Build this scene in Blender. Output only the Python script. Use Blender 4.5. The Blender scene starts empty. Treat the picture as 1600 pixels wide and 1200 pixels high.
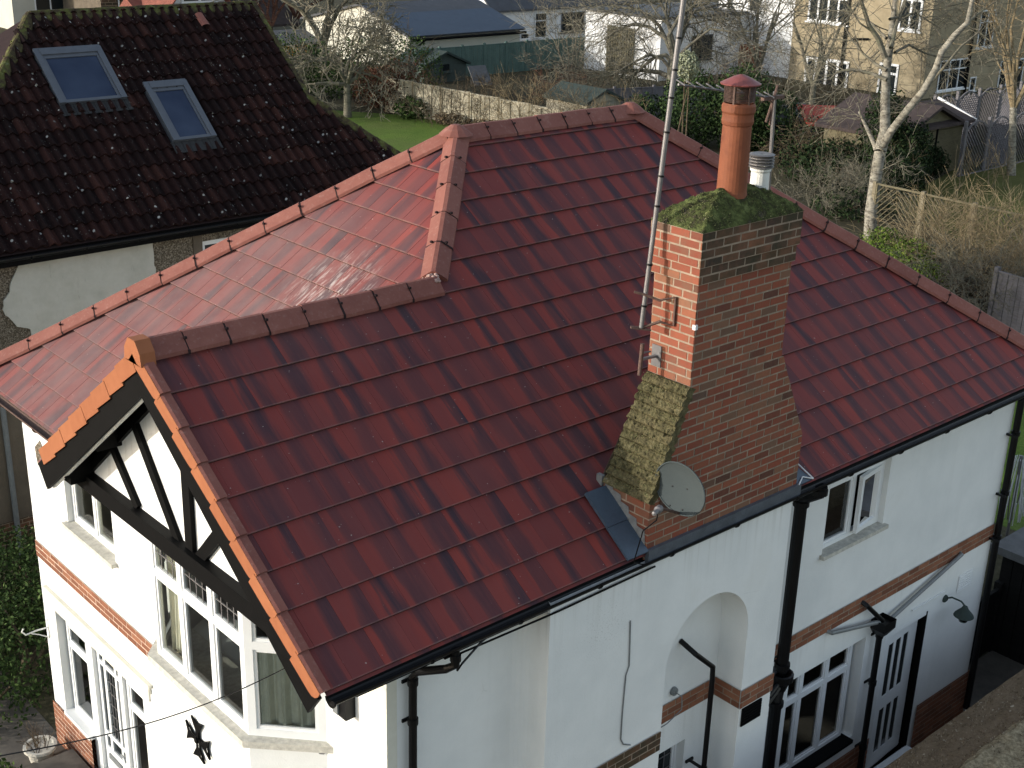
import bpy, math, random
from mathutils import Vector, Matrix, Euler
from mathutils import noise as mnoise
random.seed(7)
SC = bpy.context.scene
COL = SC.collection
# ------------------------------------------------------------------ camera, world, sun, exposure
FPX = 2049.26
CAM = Vector((-4.43166, -6.93937, 5.64808))
CROT = Euler((1.19944, -0.02591, -0.72310), 'XYZ')
cam = bpy.data.objects.new('camera', bpy.data.cameras.new('camera')); COL.objects.link(cam)
cam.location = CAM; cam.rotation_euler = CROT
cam.data.sensor_width = 36.0; cam.data.lens = 36.0 * FPX / 1600.0
cam.data.clip_end = 2000; cam.data.clip_start = 0.1
SC.camera = cam
TO_SUN = Vector((-1.0, 0.50, 0.26)).normalized()
W = bpy.data.worlds.new('World'); SC.world = W; W.use_nodes = True
wn = W.node_tree.nodes; wl = W.node_tree.links
sky = wn.new('ShaderNodeTexSky'); sky.sky_type = 'NISHITA'; sky.sun_disc = False
sky.sun_elevation = math.asin(TO_SUN.z); sky.sun_rotation = math.atan2(TO_SUN.x, TO_SUN.y)
sky.dust_density = 1.0; sky.ozone_density = 1.3
wn['Background'].inputs['Strength'].default_value = 0.15
hs = wn.new('ShaderNodeHueSaturation'); hs.inputs['Saturation'].default_value = 0.62      # thin high haze
wl.new(sky.outputs[0], hs.inputs['Color']); wl.new(hs.outputs[0], wn['Background'].inputs['Color'])
sl = bpy.data.lights.new('sun', 'SUN'); sl.energy = 2.1; sl.angle = math.radians(0.5); sl.color = (1.0, 0.95, 0.87)
so = bpy.data.objects.new('sun', sl); COL.objects.link(so)
so.rotation_euler = TO_SUN.to_track_quat('Z', 'Y').to_euler(); so.location = (-30, 12, 25)
SC.view_settings.view_transform = 'Standard'; SC.view_settings.look = 'None'
SC.view_settings.exposure = 1.05; SC.view_settings.gamma = 1.0

# ------------------------------------------------------------------ pixel -> point helpers (photo pixels, 1600 wide)
RM = CROT.to_matrix()
def ray(u, v): return RM @ Vector(((u-800)/FPX, -(v-600)/FPX, -1.0))
def onp(u, v, n, c):
    d = ray(u, v); n = Vector(n); return CAM + d*((c - n.dot(CAM))/n.dot(d))
def onX(u, v, x): return onp(u, v, (1,0,0), x)
def onY(u, v, y): return onp(u, v, (0,1,0), y)
def onZ(u, v, z): return onp(u, v, (0,0,1), z)
def atd(u, v, d): return CAM + ray(u, v)*d
FW = RM @ Vector((0,0,-1))
def depth(p): return (Vector(p)-CAM).dot(FW)
GZ = -5.2
def G(u, v): return onZ(u, v, GZ)

# ------------------------------------------------------------------ mesh builder
class MB:
    def __init__(s): s.v=[]; s.f=[]; s.m=[]; s.uv=[]; s.c=[]
    def face(s, pts, m=0, uv=None, c=0.5):
        i=len(s.v); s.v.extend([tuple(p) for p in pts]); s.f.append(tuple(range(i,i+len(pts)))); s.m.append(m)
        s.uv.append(uv or [(p[0]+p[1], p[2]) for p in pts]); s.c.append(c)
    def box(s, O, A, B, Cc, m=0, c=0.5):      # corner O and three edge vectors
        O,A,B,Cc=Vector(O),Vector(A),Vector(B),Vector(Cc)
        if A.cross(B).dot(Cc) < 0: A,B=B,A
        p=[O,O+A,O+A+B,O+B,O+Cc,O+A+Cc,O+A+B+Cc,O+B+Cc]
        for q in ((3,2,1,0),(4,5,6,7),(0,1,5,4),(1,2,6,5),(2,3,7,6),(3,0,4,7)):
            pp=[p[k] for k in q]; la=(pp[1]-pp[0]).length; lb=(pp[3]-pp[0]).length
            s.face(pp,m,[(0,0),(la,0),(la,lb),(0,lb)],c)
    def abox(s, x0,x1,y0,y1,z0,z1,m=0,c=0.5): s.box((x0,y0,z0),(x1-x0,0,0),(0,y1-y0,0),(0,0,z1-z0),m,c)
    def bar(s, a, b, w, h=None, up=(0,0,1), m=0, c=0.5):
        a,b=Vector(a),Vector(b); d=b-a
        if d.length<1e-6: return
        t=d.normalized(); x=t.cross(Vector(up))
        if x.length<1e-3: x=t.cross(Vector((1,0,0)))
        x.normalize(); y=x.cross(t); h=h or w
        s.box(a-x*w/2-y*h/2,d,x*w,y*h,m,c)
    def tube(s, pts, r, n=8, m=0, cap=True, c=0.5):
        pts=[Vector(p) for p in pts]
        rs=r if isinstance(r,(list,tuple)) else [r]*len(pts)
        i0=len(s.v); x=None; L=0; Ls=[]
        for k,p in enumerate(pts):
            t=(pts[min(k+1,len(pts)-1)]-pts[max(k-1,0)])
            t = t.normalized() if t.length>1e-9 else Vector((0,0,1))
            if x is None:
                x=t.cross(Vector((0.13,0.2,1)));
                if x.length<1e-2: x=t.cross(Vector((1,0,0)))
            x=(x-t*x.dot(t)); x.normalize(); y=t.cross(x)
            for j in range(n):
                a=2*math.pi*j/n; s.v.append(tuple(p+(x*math.cos(a)+y*math.sin(a))*rs[k]))
            if k: L+=(p-pts[k-1]).length
            Ls.append(L)
        for k in range(len(pts)-1):
            for j in range(n):
                a=i0+k*n+j; b=i0+k*n+(j+1)%n
                s.f.append((a,b,b+n,a+n)); s.m.append(m); s.c.append(c)
                u0,u1=j/n*6.28*rs[k],(j+1)/n*6.28*rs[k]
                s.uv.append([(u0,Ls[k]),(u1,Ls[k]),(u1,Ls[k+1]),(u0,Ls[k+1])])
        if cap and n>3:
            for k,rev in ((0,True),(len(pts)-1,False)):
                q=[i0+k*n+j for j in range(n)]
                if rev: q=q[::-1]
                s.f.append(tuple(q)); s.m.append(m); s.uv.append([(0,0)]*n); s.c.append(c)
    def lathe(s, base, prof, n=24, m=0, axis=(0,0,1), mats=None):
        base=Vector(base); ax=Vector(axis).normalized()
        x=ax.cross(Vector((0,1,0.01))).normalized(); y=ax.cross(x); i0=len(s.v)
        for (r,h) in prof:
            for j in range(n):
                a=2*math.pi*j/n; s.v.append(tuple(base+ax*h+(x*math.cos(a)+y*math.sin(a))*r))
        for k in range(len(prof)-1):
            for j in range(n):
                a=i0+k*n+j; b=i0+k*n+(j+1)%n
                s.f.append((a,b,b+n,a+n)); s.m.append(mats[k] if mats else m); s.c.append(.5)
                s.uv.append([(j/n,prof[k][1]),((j+1)/n,prof[k][1]),((j+1)/n,prof[k+1][1]),(j/n,prof[k+1][1])])
    def sheet(s, O, U, V, poly, m=0, off=0.0):
        O,U,V=Vector(O),Vector(U),Vector(V); N=U.cross(V)
        s.face([O+U*a+V*b+N*off for a,b in poly], m, [(a,b) for a,b in poly])

def clip(poly, lo, hi, ax):
    def half(P, f, inter):
        out=[]
        for i in range(len(P)):
            a,b=P[i],P[(i+1)%len(P)]; fa,fb=f(a),f(b)
            if fa>=0: out.append(a)
            if (fa>=0)!=(fb>=0):
                t=fa/(fa-fb); out.append((a[0]+(b[0]-a[0])*t,a[1]+(b[1]-a[1])*t))
        return out
    P=half(poly,lambda p:p[ax]-lo,None)
    if len(P)<3: return []
    P=half(P,lambda p:hi-p[ax],None)
    return P if len(P)>=3 else []
def parea(P): return 0.5*abs(sum(P[i][0]*P[(i+1)%len(P)][1]-P[(i+1)%len(P)][0]*P[i][1] for i in range(len(P))))

def tiles(mb, O, U, V, polys, gauge, w, t, gap, vgap=0.0, bond=0.5, m=0, mbase=1, jit=0.0, flat=False, v_off=0.0, u_off=0.0, seed=1, sheet=True, miss=None):
    """tiles or bricks clipped to convex polygons in the plane O,U,V; t = how far the lower edge stands proud"""
    O,U,V=Vector(O),Vector(U).normalized(),Vector(V).normalized(); N=U.cross(V); rnd=random.Random(seed)
    for poly in polys:
        if sheet: mb.face([O+U*a+V*b for a,b in poly], mbase, list(poly))
        vmin=min(p[1] for p in poly); vmax=max(p[1] for p in poly)
        k0=math.floor((vmin-v_off)/gauge); k1=math.ceil((vmax-v_off)/gauge)
        for k in range(k0,k1):
            va=v_off+k*gauge; row=clip(poly,va+vgap/2,va+gauge-vgap/2,1)
            if len(row)<3: continue
            umin=min(p[0] for p in row); umax=max(p[0] for p in row)
            sh=u_off+(k%2)*w*bond
            for j in range(math.floor((umin-sh)/w), math.ceil((umax-sh)/w)):
                ua=sh+j*w; r2=random.Random(seed*7919+k*613+j*31)
                jj=[r2.uniform(-1,1) for _ in range(4)]
                P=clip(row,ua+gap/2+jit*jj[0]*.5,ua+w-gap/2+jit*jj[1]*.5,0)
                if len(P)<3 or parea(P)<1e-5: continue
                c=r2.random()
                def hh(p):
                    if flat: return t+jit*jj[2]*.6+jit*jj[3]*(p[0]-ua)/w*.4
                    return 0.004+t*(1-(p[1]-va)/gauge)+jit*jj[2]*.3+jit*.4*jj[3]*(p[0]-ua)/w
                top=[O+U*p[0]+V*p[1]+N*hh(p) for p in P]
                # orientation
                ar=sum(P[i][0]*P[(i+1)%len(P)][1]-P[(i+1)%len(P)][0]*P[i][1] for i in range(len(P)))
                if ar<0: P=P[::-1]; top=top[::-1]
                mb.face(top,m,list(P),c)
                for i in range(len(P)):
                    a,b=i,(i+1)%len(P)
                    if not flat and abs(P[a][1]-P[b][1])<1e-6 and P[a][1]>va+gauge*.9: continue
                    hb=.013 if (not flat and abs(P[a][1]-P[b][1])<1e-6 and P[a][1]<va+gauge*.1) else 0.0
                    bot=[O+U*P[b][0]+V*P[b][1]+N*hb,O+U*P[a][0]+V*P[a][1]+N*hb]
                    mb.face([top[b],top[a],bot[1],bot[0]],m,[P[b],P[a],P[a],P[b]],c)

def rootloc(o):
    l=Vector((0,0,0))
    while o: l+=o.location; o=o.parent
    return l
def obj(name, mb, mats, parent=None, smooth=False, loc=None):
    me=bpy.data.meshes.new(name)
    base=rootloc(parent)
    o=bpy.data.objects.new(name, me)
    if parent: o.parent=parent
    elif loc is not None: o.location=loc; base=Vector(loc)
    vs=[(v[0]-base.x,v[1]-base.y,v[2]-base.z) for v in mb.v]
    me.from_pydata(vs,[],mb.f)
    if not isinstance(mats,(list,tuple)): mats=[mats]
    for m in mats: me.materials.append(M[m])
    me.polygons.foreach_set('material_index', mb.m)
    if smooth: me.polygons.foreach_set('use_smooth',[True]*len(mb.f))
    uvl=me.uv_layers.new(name='UVMap'); fl=[]
    for u in mb.uv:
        for a in u: fl.extend(a)
    uvl.data.foreach_set('uv', fl)
    ca=me.attributes.new('rnd','FLOAT','FACE'); ca.data.foreach_set('value', mb.c)
    me.update(); COL.objects.link(o); return o
def thing(name, label, cat, loc=(0,0,0), group=None):
    o=bpy.data.objects.new(name,None); COL.objects.link(o); o.location=loc
    o.empty_display_size=0.2
    return tag(o,label,cat,group)
def tag(o, label=None, cat=None, group=None, kind=None):
    if label: o['label']=label
    if cat: o['category']=cat
    if group: o['group']=group
    if kind: o['kind']=kind
    return o

# ------------------------------------------------------------------ materials
M={}
class NT:
    def __init__(s,name,rough=0.8,spec=0.3):
        s.m=bpy.data.materials.new(name); s.m.use_nodes=True; s.t=s.m.node_tree; s.n=s.t.nodes; s.l=s.t.links
        s.b=s.n['Principled BSDF']; s.b.inputs['Roughness'].default_value=rough; s.b.inputs['Specular IOR Level'].default_value=spec
        M[name]=s.m; s.tc=s.n.new('ShaderNodeTexCoord')
    def attr(s,nm='rnd'):
        a=s.n.new('ShaderNodeAttribute'); a.attribute_name=nm; return a.outputs['Fac']
    def map(s,scale=(1,1,1),src='Object',rot=(0,0,0),loc=(0,0,0)):
        mp=s.n.new('ShaderNodeMapping'); mp.inputs['Scale'].default_value=scale; mp.inputs['Rotation'].default_value=rot; mp.inputs['Location'].default_value=loc
        s.l.new(s.tc.outputs[src],mp.inputs['Vector']); return mp.outputs[0]
    def noise(s,scale,vec=None,detail=4,rough=0.55,dist=0.0,dim='3D'):
        n=s.n.new('ShaderNodeTexNoise'); n.noise_dimensions=dim; n.inputs['Scale'].default_value=scale; n.inputs['Detail'].default_value=detail
        n.inputs['Roughness'].default_value=rough; n.inputs['Distortion'].default_value=dist
        if vec is not None: s.l.new(vec,n.inputs['Vector'])
        else: s.l.new(s.tc.outputs['Object'],n.inputs['Vector'])
        return n.outputs['Fac']
    def voro(s,scale,vec=None,out='Distance'):
        n=s.n.new('ShaderNodeTexVoronoi'); n.inputs['Scale'].default_value=scale
        s.l.new(vec if vec is not None else s.tc.outputs['Object'],n.inputs['Vector']); return n.outputs[out]
    def ramp(s,fac,stops,interp='LINEAR'):
        r=s.n.new('ShaderNodeValToRGB'); e=r.color_ramp.elements; r.color_ramp.interpolation=interp
        while len(e)<len(stops): e.new(0.5)
        for i,(p,c) in enumerate(stops):
            e[i].position=p; e[i].color=(c[0],c[1],c[2],1) if isinstance(c,(tuple,list)) else (c,c,c,1)
        s.l.new(fac,r.inputs[0]); return r.outputs[0]
    def mix(s,fac,a,b,mode='MIX'):
        n=s.n.new('ShaderNodeMix'); n.data_type='RGBA'; n.blend_type=mode; n.clamp_factor=True
        for i,v in ((0,fac),(6,a),(7,b)):
            if isinstance(v,(int,float)): n.inputs[i].default_value=v
            elif isinstance(v,(tuple,list)): n.inputs[i].default_value=(v[0],v[1],v[2],1)
            else: s.l.new(v,n.inputs[i])
        return n.outputs[2]
    def math(s,op,a,b=0.0):
        n=s.n.new('ShaderNodeMath'); n.operation=op
        for i,v in ((0,a),(1,b)):
            if isinstance(v,(int,float)): n.inputs[i].default_value=v
            else: s.l.new(v,n.inputs[i])
        return n.outputs[0]
    def comb(s,x,y,z=0.0):
        n=s.n.new('ShaderNodeCombineXYZ')
        for i,v in enumerate((x,y,z)):
            if isinstance(v,(int,float)): n.inputs[i].default_value=v
            else: s.l.new(v,n.inputs[i])
        return n.outputs[0]
    def sep(s,vec):
        n=s.n.new('ShaderNodeSeparateXYZ'); s.l.new(vec,n.inputs[0]); return n.outputs
    def base(s,c):
        if isinstance(c,(tuple,list)): s.b.inputs['Base Color'].default_value=(c[0],c[1],c[2],1)
        else: s.l.new(c,s.b.inputs['Base Color'])
        return s
    def roughness(s,v): s.l.new(v,s.b.inputs['Roughness']); return s
    def bump(s,h,strength=0.3,dist=0.01):
        n=s.n.new('ShaderNodeBump'); n.inputs['Strength'].default_value=strength; n.inputs['Distance'].default_value=dist
        s.l.new(h,n.inputs['Height']); s.l.new(n.outputs[0],s.b.inputs['Normal']); return s

def mat_simple(name,c,rough=0.7,spec=0.3,var=0.15,scale=6,bump=0.1,metal=0.0):
    t=NT(name,rough,spec); n=t.noise(scale); n2=t.noise(scale*6,detail=6)
    lo=tuple(x*(1-var) for x in c); hi=tuple(min(1,x*(1+var)) for x in c)
    t.base(t.mix(0.35,t.ramp(n,[(0.3,lo),(0.7,hi)]),t.ramp(n2,[(0.3,lo),(0.75,hi)])))
    t.b.inputs['Metallic'].default_value=metal
    if bump: t.bump(n2,bump,0.01)
    return t

# interlocking concrete roof tiles: each tile streaked down the slope
t=NT('roof_tile',0.6,0.10)
TW=0.30
uv=t.sep(t.tc.outputs['UV']); rn=t.attr()
krow=t.math('FLOOR',t.math('DIVIDE',uv[1],0.345)); sh=t.math('MULTIPLY',t.math('MODULO',t.math('ABSOLUTE',krow),2.0),TW*.5)
tt=t.math('DIVIDE',t.math('SUBTRACT',uv[0],sh),TW); fr=t.math('FRACT',tt)
ro=t.math('MULTIPLY',krow,7.31)
v1=t.comb(t.math('ADD',t.math('MULTIPLY',uv[0],5.0),ro),t.math('MULTIPLY',uv[1],0.8),ro)
v2=t.comb(t.math('ADD',t.math('MULTIPLY',uv[0],42.0),ro),t.math('MULTIPLY',uv[1],2.2),0.0)
wob=t.math('MULTIPLY',t.math('SUBTRACT',t.noise(1.0,v1,3,0.55),0.5),1.25)
s2=t.noise(1.0,v2,3,0.6)
rn2=t.math('FRACT',t.math('MULTIPLY',rn,7.7)); frp=t.math('ADD',fr,t.math('MULTIPLY',t.math('SUBTRACT',rn2,0.5),0.62))
frw=t.math('ADD',t.math('ADD',frp,wob),t.math('MULTIPLY',t.math('SUBTRACT',s2,0.5),0.28))
c1=t.ramp(frw,[(0.03,(0.205,0.037,0.031)),(0.26,(0.240,0.041,0.032)),(0.38,(0.10,0.033,0.034)),(0.55,(0.034,0.024,0.034)),(0.72,(0.045,0.025,0.033)),(0.86,(0.115,0.032,0.033)),(0.97,(0.205,0.038,0.032))])
amt=t.ramp(t.noise(0.55,v1,2,0.6),[(0.33,0.30),(0.60,1.0)])
amt=t.math('MULTIPLY',amt,t.ramp(t.math('FRACT',t.math('MULTIPLY',rn,13.3)),[(0.0,0.35),(0.5,1.0)]))
c3=t.mix(amt,(0.135,0.036,0.036),c1)
c3=t.mix(t.ramp(s2,[(0.45,0.0),(0.8,0.35)]),c3,(0.15,0.055,0.054))
c3=t.mix(0.10,c3,t.ramp(rn,[(0.0,(0.05,0.03,0.035)),(1.0,(0.26,0.07,0.05))]))
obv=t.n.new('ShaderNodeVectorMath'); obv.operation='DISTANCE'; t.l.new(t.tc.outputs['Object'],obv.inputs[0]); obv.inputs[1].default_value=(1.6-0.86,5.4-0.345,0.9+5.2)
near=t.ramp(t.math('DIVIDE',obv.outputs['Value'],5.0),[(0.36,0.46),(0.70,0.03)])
dust_and_sun=t.math('MULTIPLY',t.ramp(t.noise(2.2,t.map((1,1,1)),5,0.7),[(0.3,0.6),(0.8,1.3)]),near)  # dusty greying plus the paler sunlit look of the front hip, painted in
c4=t.mix(dust_and_sun,c3,(0.235,0.17,0.16))
v3=t.comb(t.math('MULTIPLY',uv[0],26.0),t.math('MULTIPLY',uv[1],4.0),0.0)
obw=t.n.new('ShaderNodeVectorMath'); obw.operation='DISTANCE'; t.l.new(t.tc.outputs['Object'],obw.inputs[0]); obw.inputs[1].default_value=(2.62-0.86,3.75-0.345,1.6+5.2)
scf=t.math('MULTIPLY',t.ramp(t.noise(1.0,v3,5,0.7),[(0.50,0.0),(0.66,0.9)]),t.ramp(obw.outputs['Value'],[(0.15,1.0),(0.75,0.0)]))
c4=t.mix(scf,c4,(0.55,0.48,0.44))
sp=t.ramp(t.noise(30,t.map((1,1,1)),2,0.5),[(0.745,0.0),(0.765,0.8)])
c4=t.mix(t.math('MULTIPLY',sp,0.7),c4,(0.42,0.36,0.33))
vf=t.math('FRACT',t.math('DIVIDE',uv[1],0.345)); lip=t.ramp(vf,[(0.0,0.55),(0.035,0.0)])
c4=t.mix(t.math('MULTIPLY',lip,t.noise(9.0,detail=3)),c4,(0.34,0.24,0.21))
t.base(c4); t.roughness(t.ramp(s2,[(0.3,0.5),(0.8,0.7)])); t.bump(t.noise(90,detail=3),0.12,0.004)
mat_simple('tile_gap',(0.028,0.018,0.018),0.9,0.1)
t=NT('ridge_tile',0.65,0.10)
n=t.noise(5,detail=6,rough=.7); n2=t.noise(30,detail=4); rn=t.attr()
c=t.ramp(n,[(0.3,(0.17,0.068,0.055)),(0.6,(0.22,0.095,0.075)),(0.8,(0.30,0.18,0.15))])
c=t.mix(0.35,c,t.ramp(rn,[(0,(0.15,0.05,0.04)),(1,(0.27,0.10,0.075))]))
t.base(t.mix(t.ramp(n2,[(0.55,0.0),(0.8,0.35)]),c,(0.33,0.22,0.19))); t.bump(n2,0.25,0.005)
t=NT('verge_tile',0.65,0.12); n=t.noise(9,detail=6); rn=t.attr()
c=t.ramp(n,[(0.3,(0.26,0.092,0.042)),(0.75,(0.32,0.12,0.056))])
t.base(t.mix(0.3,c,t.ramp(rn,[(0,(0.22,0.078,0.036)),(1,(0.34,0.135,0.062))]))); t.bump(t.noise(60),0.12,0.004)
mat_simple('mortar_smear',(0.36,0.25,0.22),0.9,0.2,0.3,20,0.4)
# pantiles of the neighbour: near black brown with lichen dots
t=NT('pantile',0.8,0.06)
n=t.noise(3,detail=6,rough=.7); rn=t.attr()
c=t.ramp(n,[(0.3,(0.008,0.005,0.005)),(0.65,(0.021,0.011,0.010)),(0.85,(0.04,0.020,0.017))])
c=t.mix(0.4,c,t.ramp(rn,[(0,(0.008,0.006,0.006)),(0.8,(0.034,0.014,0.012)),(1,(0.08,0.033,0.025))]))
vd=t.voro(5.2,t.map((1,1,1)))
dots=t.ramp(vd,[(0.10,1.0),(0.15,0.0)])
msk=t.ramp(t.noise(2.0,detail=3),[(0.38,0.0),(0.56,1.0)])
c=t.mix(t.math('MULTIPLY',dots,msk),c,(0.36,0.36,0.33))
vd2=t.ramp(t.voro(17),[(0.09,1.0),(0.14,0.0)])
c=t.mix(t.math('MULTIPLY',t.math('MULTIPLY',vd2,msk),0.45),c,(0.38,0.38,0.33))
t.base(c); t.bump(t.noise(40,detail=5),0.5,0.01)
t=NT('mossy_ridge',0.95,0.1); n=t.noise(7,detail=6,rough=.7)
t.base(t.ramp(n,[(0.35,(0.03,0.02,0.018)),(0.5,(0.07,0.06,0.03)),(0.62,(0.10,0.11,0.03)),(0.8,(0.2,0.2,0.17))])); t.bump(n,1.0,0.04)
# brick
def mat_brick(name,stops,stain=(0.06,0.05,0.035),st=(0.5,0.75),rough=.85):
    t=NT(name,rough,0.2); rn=t.attr(); n=t.noise(3.0,detail=5,rough=.65); n2=t.noise(26,detail=5)
    c=t.ramp(rn,stops); c=t.mix(t.ramp(n2,[(0.35,0.0),(0.75,0.45)]),c,(0.16,0.075,0.045))
    c=t.mix(t.ramp(n,[(st[0],0.0),(st[1],0.75)]),c,stain); t.base(c); t.bump(n2,0.5,0.006); return t
mat_brick('chimney_brick',[(0.0,(0.08,0.038,0.028)),(0.12,(0.19,0.052,0.032)),(0.5,(0.25,0.070,0.040)),(0.78,(0.25,0.098,0.054)),(0.92,(0.19,0.105,0.065)),(1.0,(0.09,0.055,0.042))],(0.135,0.098,0.066),(0.50,0.78))
mat_brick('sooty_brick',[(0.0,(0.04,0.030,0.024)),(0.5,(0.12,0.065,0.042)),(1.0,(0.21,0.09,0.05))],(0.030,0.034,0.018),(0.34,0.56))
mat_brick('band_brick',[(0.0,(0.15,0.060,0.035)),(0.5,(0.225,0.085,0.046)),(1.0,(0.29,0.125,0.07))],(0.13,0.06,0.04))
t=NT('moss_brick',0.95,0.05); n=t.noise(14,detail=8,rough=.75); n2=t.noise(45,detail=5,rough=.7); rn=t.attr()
c=t.ramp(n,[(0.34,(0.022,0.020,0.013)),(0.47,(0.075,0.066,0.034)),(0.58,(0.125,0.110,0.055)),(0.70,(0.22,0.205,0.135)),(0.8,(0.10,0.058,0.036))])
c=t.mix(0.25,c,t.ramp(rn,[(0,(0.07,0.065,0.03)),(1,(0.20,0.16,0.09))])); t.base(t.mix(t.ramp(n2,[(0.55,0.0),(0.7,0.6)]),c,(0.035,0.03,0.018))); t.bump(n2,0.9,0.01)
mat_simple('mortar',(0.27,0.21,0.155),0.95,0.1,0.35,8,0.4)
mat_simple('mortar_white',(0.55,0.42,0.33),0.95,0.1,0.25,8,0.3)
t=NT('chimney_moss',1.0,0.05); n=t.noise(9,detail=8,rough=.75)
t.base(t.ramp(n,[(0.34,(0.10,0.085,0.065)),(0.42,(0.035,0.035,0.018)),(0.52,(0.065,0.078,0.028)),(0.62,(0.12,0.14,0.05)),(0.72,(0.17,0.18,0.08)),(0.80,(0.19,0.16,0.12))])); t.bump(t.noise(50,detail=6),0.8,0.03)
t=NT('moss_blade',0.9,0.1); t.base(t.ramp(t.attr(),[(0,(0.045,0.05,0.02)),(0.6,(0.115,0.13,0.05)),(1,(0.24,0.24,0.12))]))
t=NT('terracotta',0.65,0.15); uvz=t.sep(t.tc.outputs['UV']); n=t.noise(6,detail=6,rough=.7)
n3=t.noise(1.0,t.map((5,5,1.1)),4)
c=t.ramp(n,[(0.3,(0.15,0.050,0.028)),(0.6,(0.21,0.072,0.036)),(0.8,(0.15,0.062,0.042))])
t.base(t.mix(t.ramp(n3,[(0.5,0.0),(0.8,0.5)]),c,(0.10,0.045,0.03))); t.bump(n,0.2,0.01)
# render / plaster
t=NT('white_render',0.85,0.2); n=t.noise(1.3,detail=6,rough=.6); n2=t.noise(55,detail=4)
c=t.ramp(n,[(0.3,(0.66,0.67,0.65)),(0.6,(0.74,0.745,0.72)),(0.8,(0.70,0.70,0.665))])
st=t.noise(1.0,t.map((3.0,3.0,0.35)),5,.65); c=t.mix(t.ramp(st,[(0.55,0.0),(0.8,0.35)]),c,(0.58,0.585,0.55))
ch=t.ramp(t.noise(26,detail=3),[(0.70,0.0),(0.735,0.6)]); c=t.mix(t.math('MULTIPLY',ch,t.ramp(t.noise(0.9,detail=2),[(0.55,0.0),(0.68,0.8)])),c,(0.33,0.31,0.28))
dv=t.n.new('ShaderNodeVectorMath'); dv.operation='DISTANCE'; t.l.new(t.tc.outputs['Object'],dv.inputs[0]); dv.inputs[1].default_value=(3.02-0.86,-0.345,-0.62+5.2)
pk=t.math('MULTIPLY',t.ramp(dv.outputs['Value'],[(0.02,0.75),(0.42,0.0)]),t.ramp(t.noise(58,detail=5,rough=.7),[(0.58,0.0),(0.62,1.0)])); c=t.mix(pk,c,(0.30,0.28,0.25))
xyz=t.sep(t.tc.outputs['Object']); run=t.math('MULTIPLY',t.ramp(t.noise(1.0,t.map((14,14,0.25)),4,.7),[(0.52,0.0),(0.72,1.0)]),t.ramp(t.math('DIVIDE',xyz[2],5.2),[(0.44,0.0),(0.52,0.22),(0.54,0.02),(0.88,0.03),(0.97,0.40)])); c=t.mix(run,c,(0.36,0.34,0.28))
hair=t.n.new('ShaderNodeTexVoronoi'); hair.feature='DISTANCE_TO_EDGE'; hair.inputs['Scale'].default_value=0.8; t.l.new(t.map((1,1,1)),hair.inputs['Vector'])
cr=t.math('MULTIPLY',t.ramp(hair.outputs['Distance'],[(0.0,0.28),(0.003,0.0)]),t.ramp(n,[(0.6,0.0),(0.7,1.0)])); c=t.mix(cr,c,(0.25,0.24,0.22))
t.base(c); t.bump(t.math('ADD',t.math('MULTIPLY',n2,0.4),n),0.35,0.02)
t=NT('cream_render',0.85,0.2); n=t.noise(2.5,detail=6,rough=.65)
t.base(t.ramp(n,[(0.3,(0.55,0.53,0.44)),(0.7,(0.68,0.66,0.57))])); t.bump(t.noise(50),0.2,0.01)
t=NT('pebbledash',0.95,0.1); v=t.voro(55,out='Color'); n=t.noise(1.5,detail=5,rough=.7)
g=t.n.new('ShaderNodeRGBToBW'); t.l.new(v,g.inputs[0])
c=t.ramp(g.outputs[0],[(0.1,(0.055,0.046,0.034)),(0.5,(0.14,0.115,0.083)),(0.9,(0.32,0.28,0.22))])
t.base(t.mix(t.ramp(n,[(0.4,0.0),(0.75,0.6)]),c,(0.09,0.075,0.055))); t.bump(g.outputs[0],0.8,0.01)
t=NT('grey_cement',0.9,0.15); n=t.noise(2.5,detail=7,rough=.7)
c=t.ramp(n,[(0.3,(0.42,0.41,0.35)),(0.6,(0.50,0.49,0.43)),(0.8,(0.46,0.45,0.38))])
t.base(t.mix(t.ramp(t.noise(9,t.map((1,1,.35)),5,.7),[(0.6,0.0),(0.8,0.5)]),c,(0.15,0.13,0.10))); t.bump(t.noise(30,detail=5),0.25,0.01)
t=NT('brown_render',0.95,0.1); n=t.noise(1.2,detail=6,rough=.7)
t.base(t.ramp(n,[(0.3,(0.10,0.082,0.062)),(0.7,(0.17,0.14,0.105))])); t.bump(t.noise(60,detail=5),0.6,0.02)
# paint, metals, plastics
mat_simple('upvc',(0.74,0.75,0.74),0.35,0.5,0.04,5,0.02)
mat_simple('old_white_paint',(0.62,0.62,0.58),0.6,0.3,0.12,12,0.15)
mat_simple('black_paint',(0.0028,0.0028,0.003),0.6,0.08,0.4,10,0.12)
mat_simple('black_plastic',(0.005,0.005,0.0055),0.4,0.25,0.3,10,0.05)
mat_simple('grey_plastic',(0.16,0.17,0.17),0.45,0.5,0.2,10,0.05)
mat_simple('lead',(0.075,0.085,0.10),0.5,0.5,0.35,9,0.25)
mat_simple('lead_pale',(0.17,0.17,0.165),0.7,0.4,0.4,14,0.4)
mat_simple('lead_blue',(0.05,0.072,0.10),0.45,0.5,0.2,5,0.08)
mat_simple('galvanised',(0.16,0.152,0.15),0.5,0.4,0.2,12,0.05,0.3)
mat_simple('rusty',(0.12,0.075,0.06),0.7,0.3,0.4,30,0.3,0.3)
mat_simple('dish_grey',(0.060,0.071,0.071),0.9,0.03,0.06,6,0.03)
mat_simple('cable_white',(0.6,0.6,0.6),0.5,0.4,0.1)
mat_simple('cowl_red',(0.19,0.055,0.05),0.5,0.4,0.2,20,0.1)
mat_simple('skylight_frame',(0.10,0.11,0.125),0.4,0.5,0.12,8,0.05,0.3)
mat_simple('stone_sill',(0.50,0.48,0.42),0.9,0.2,0.3,18,0.4)
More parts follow.
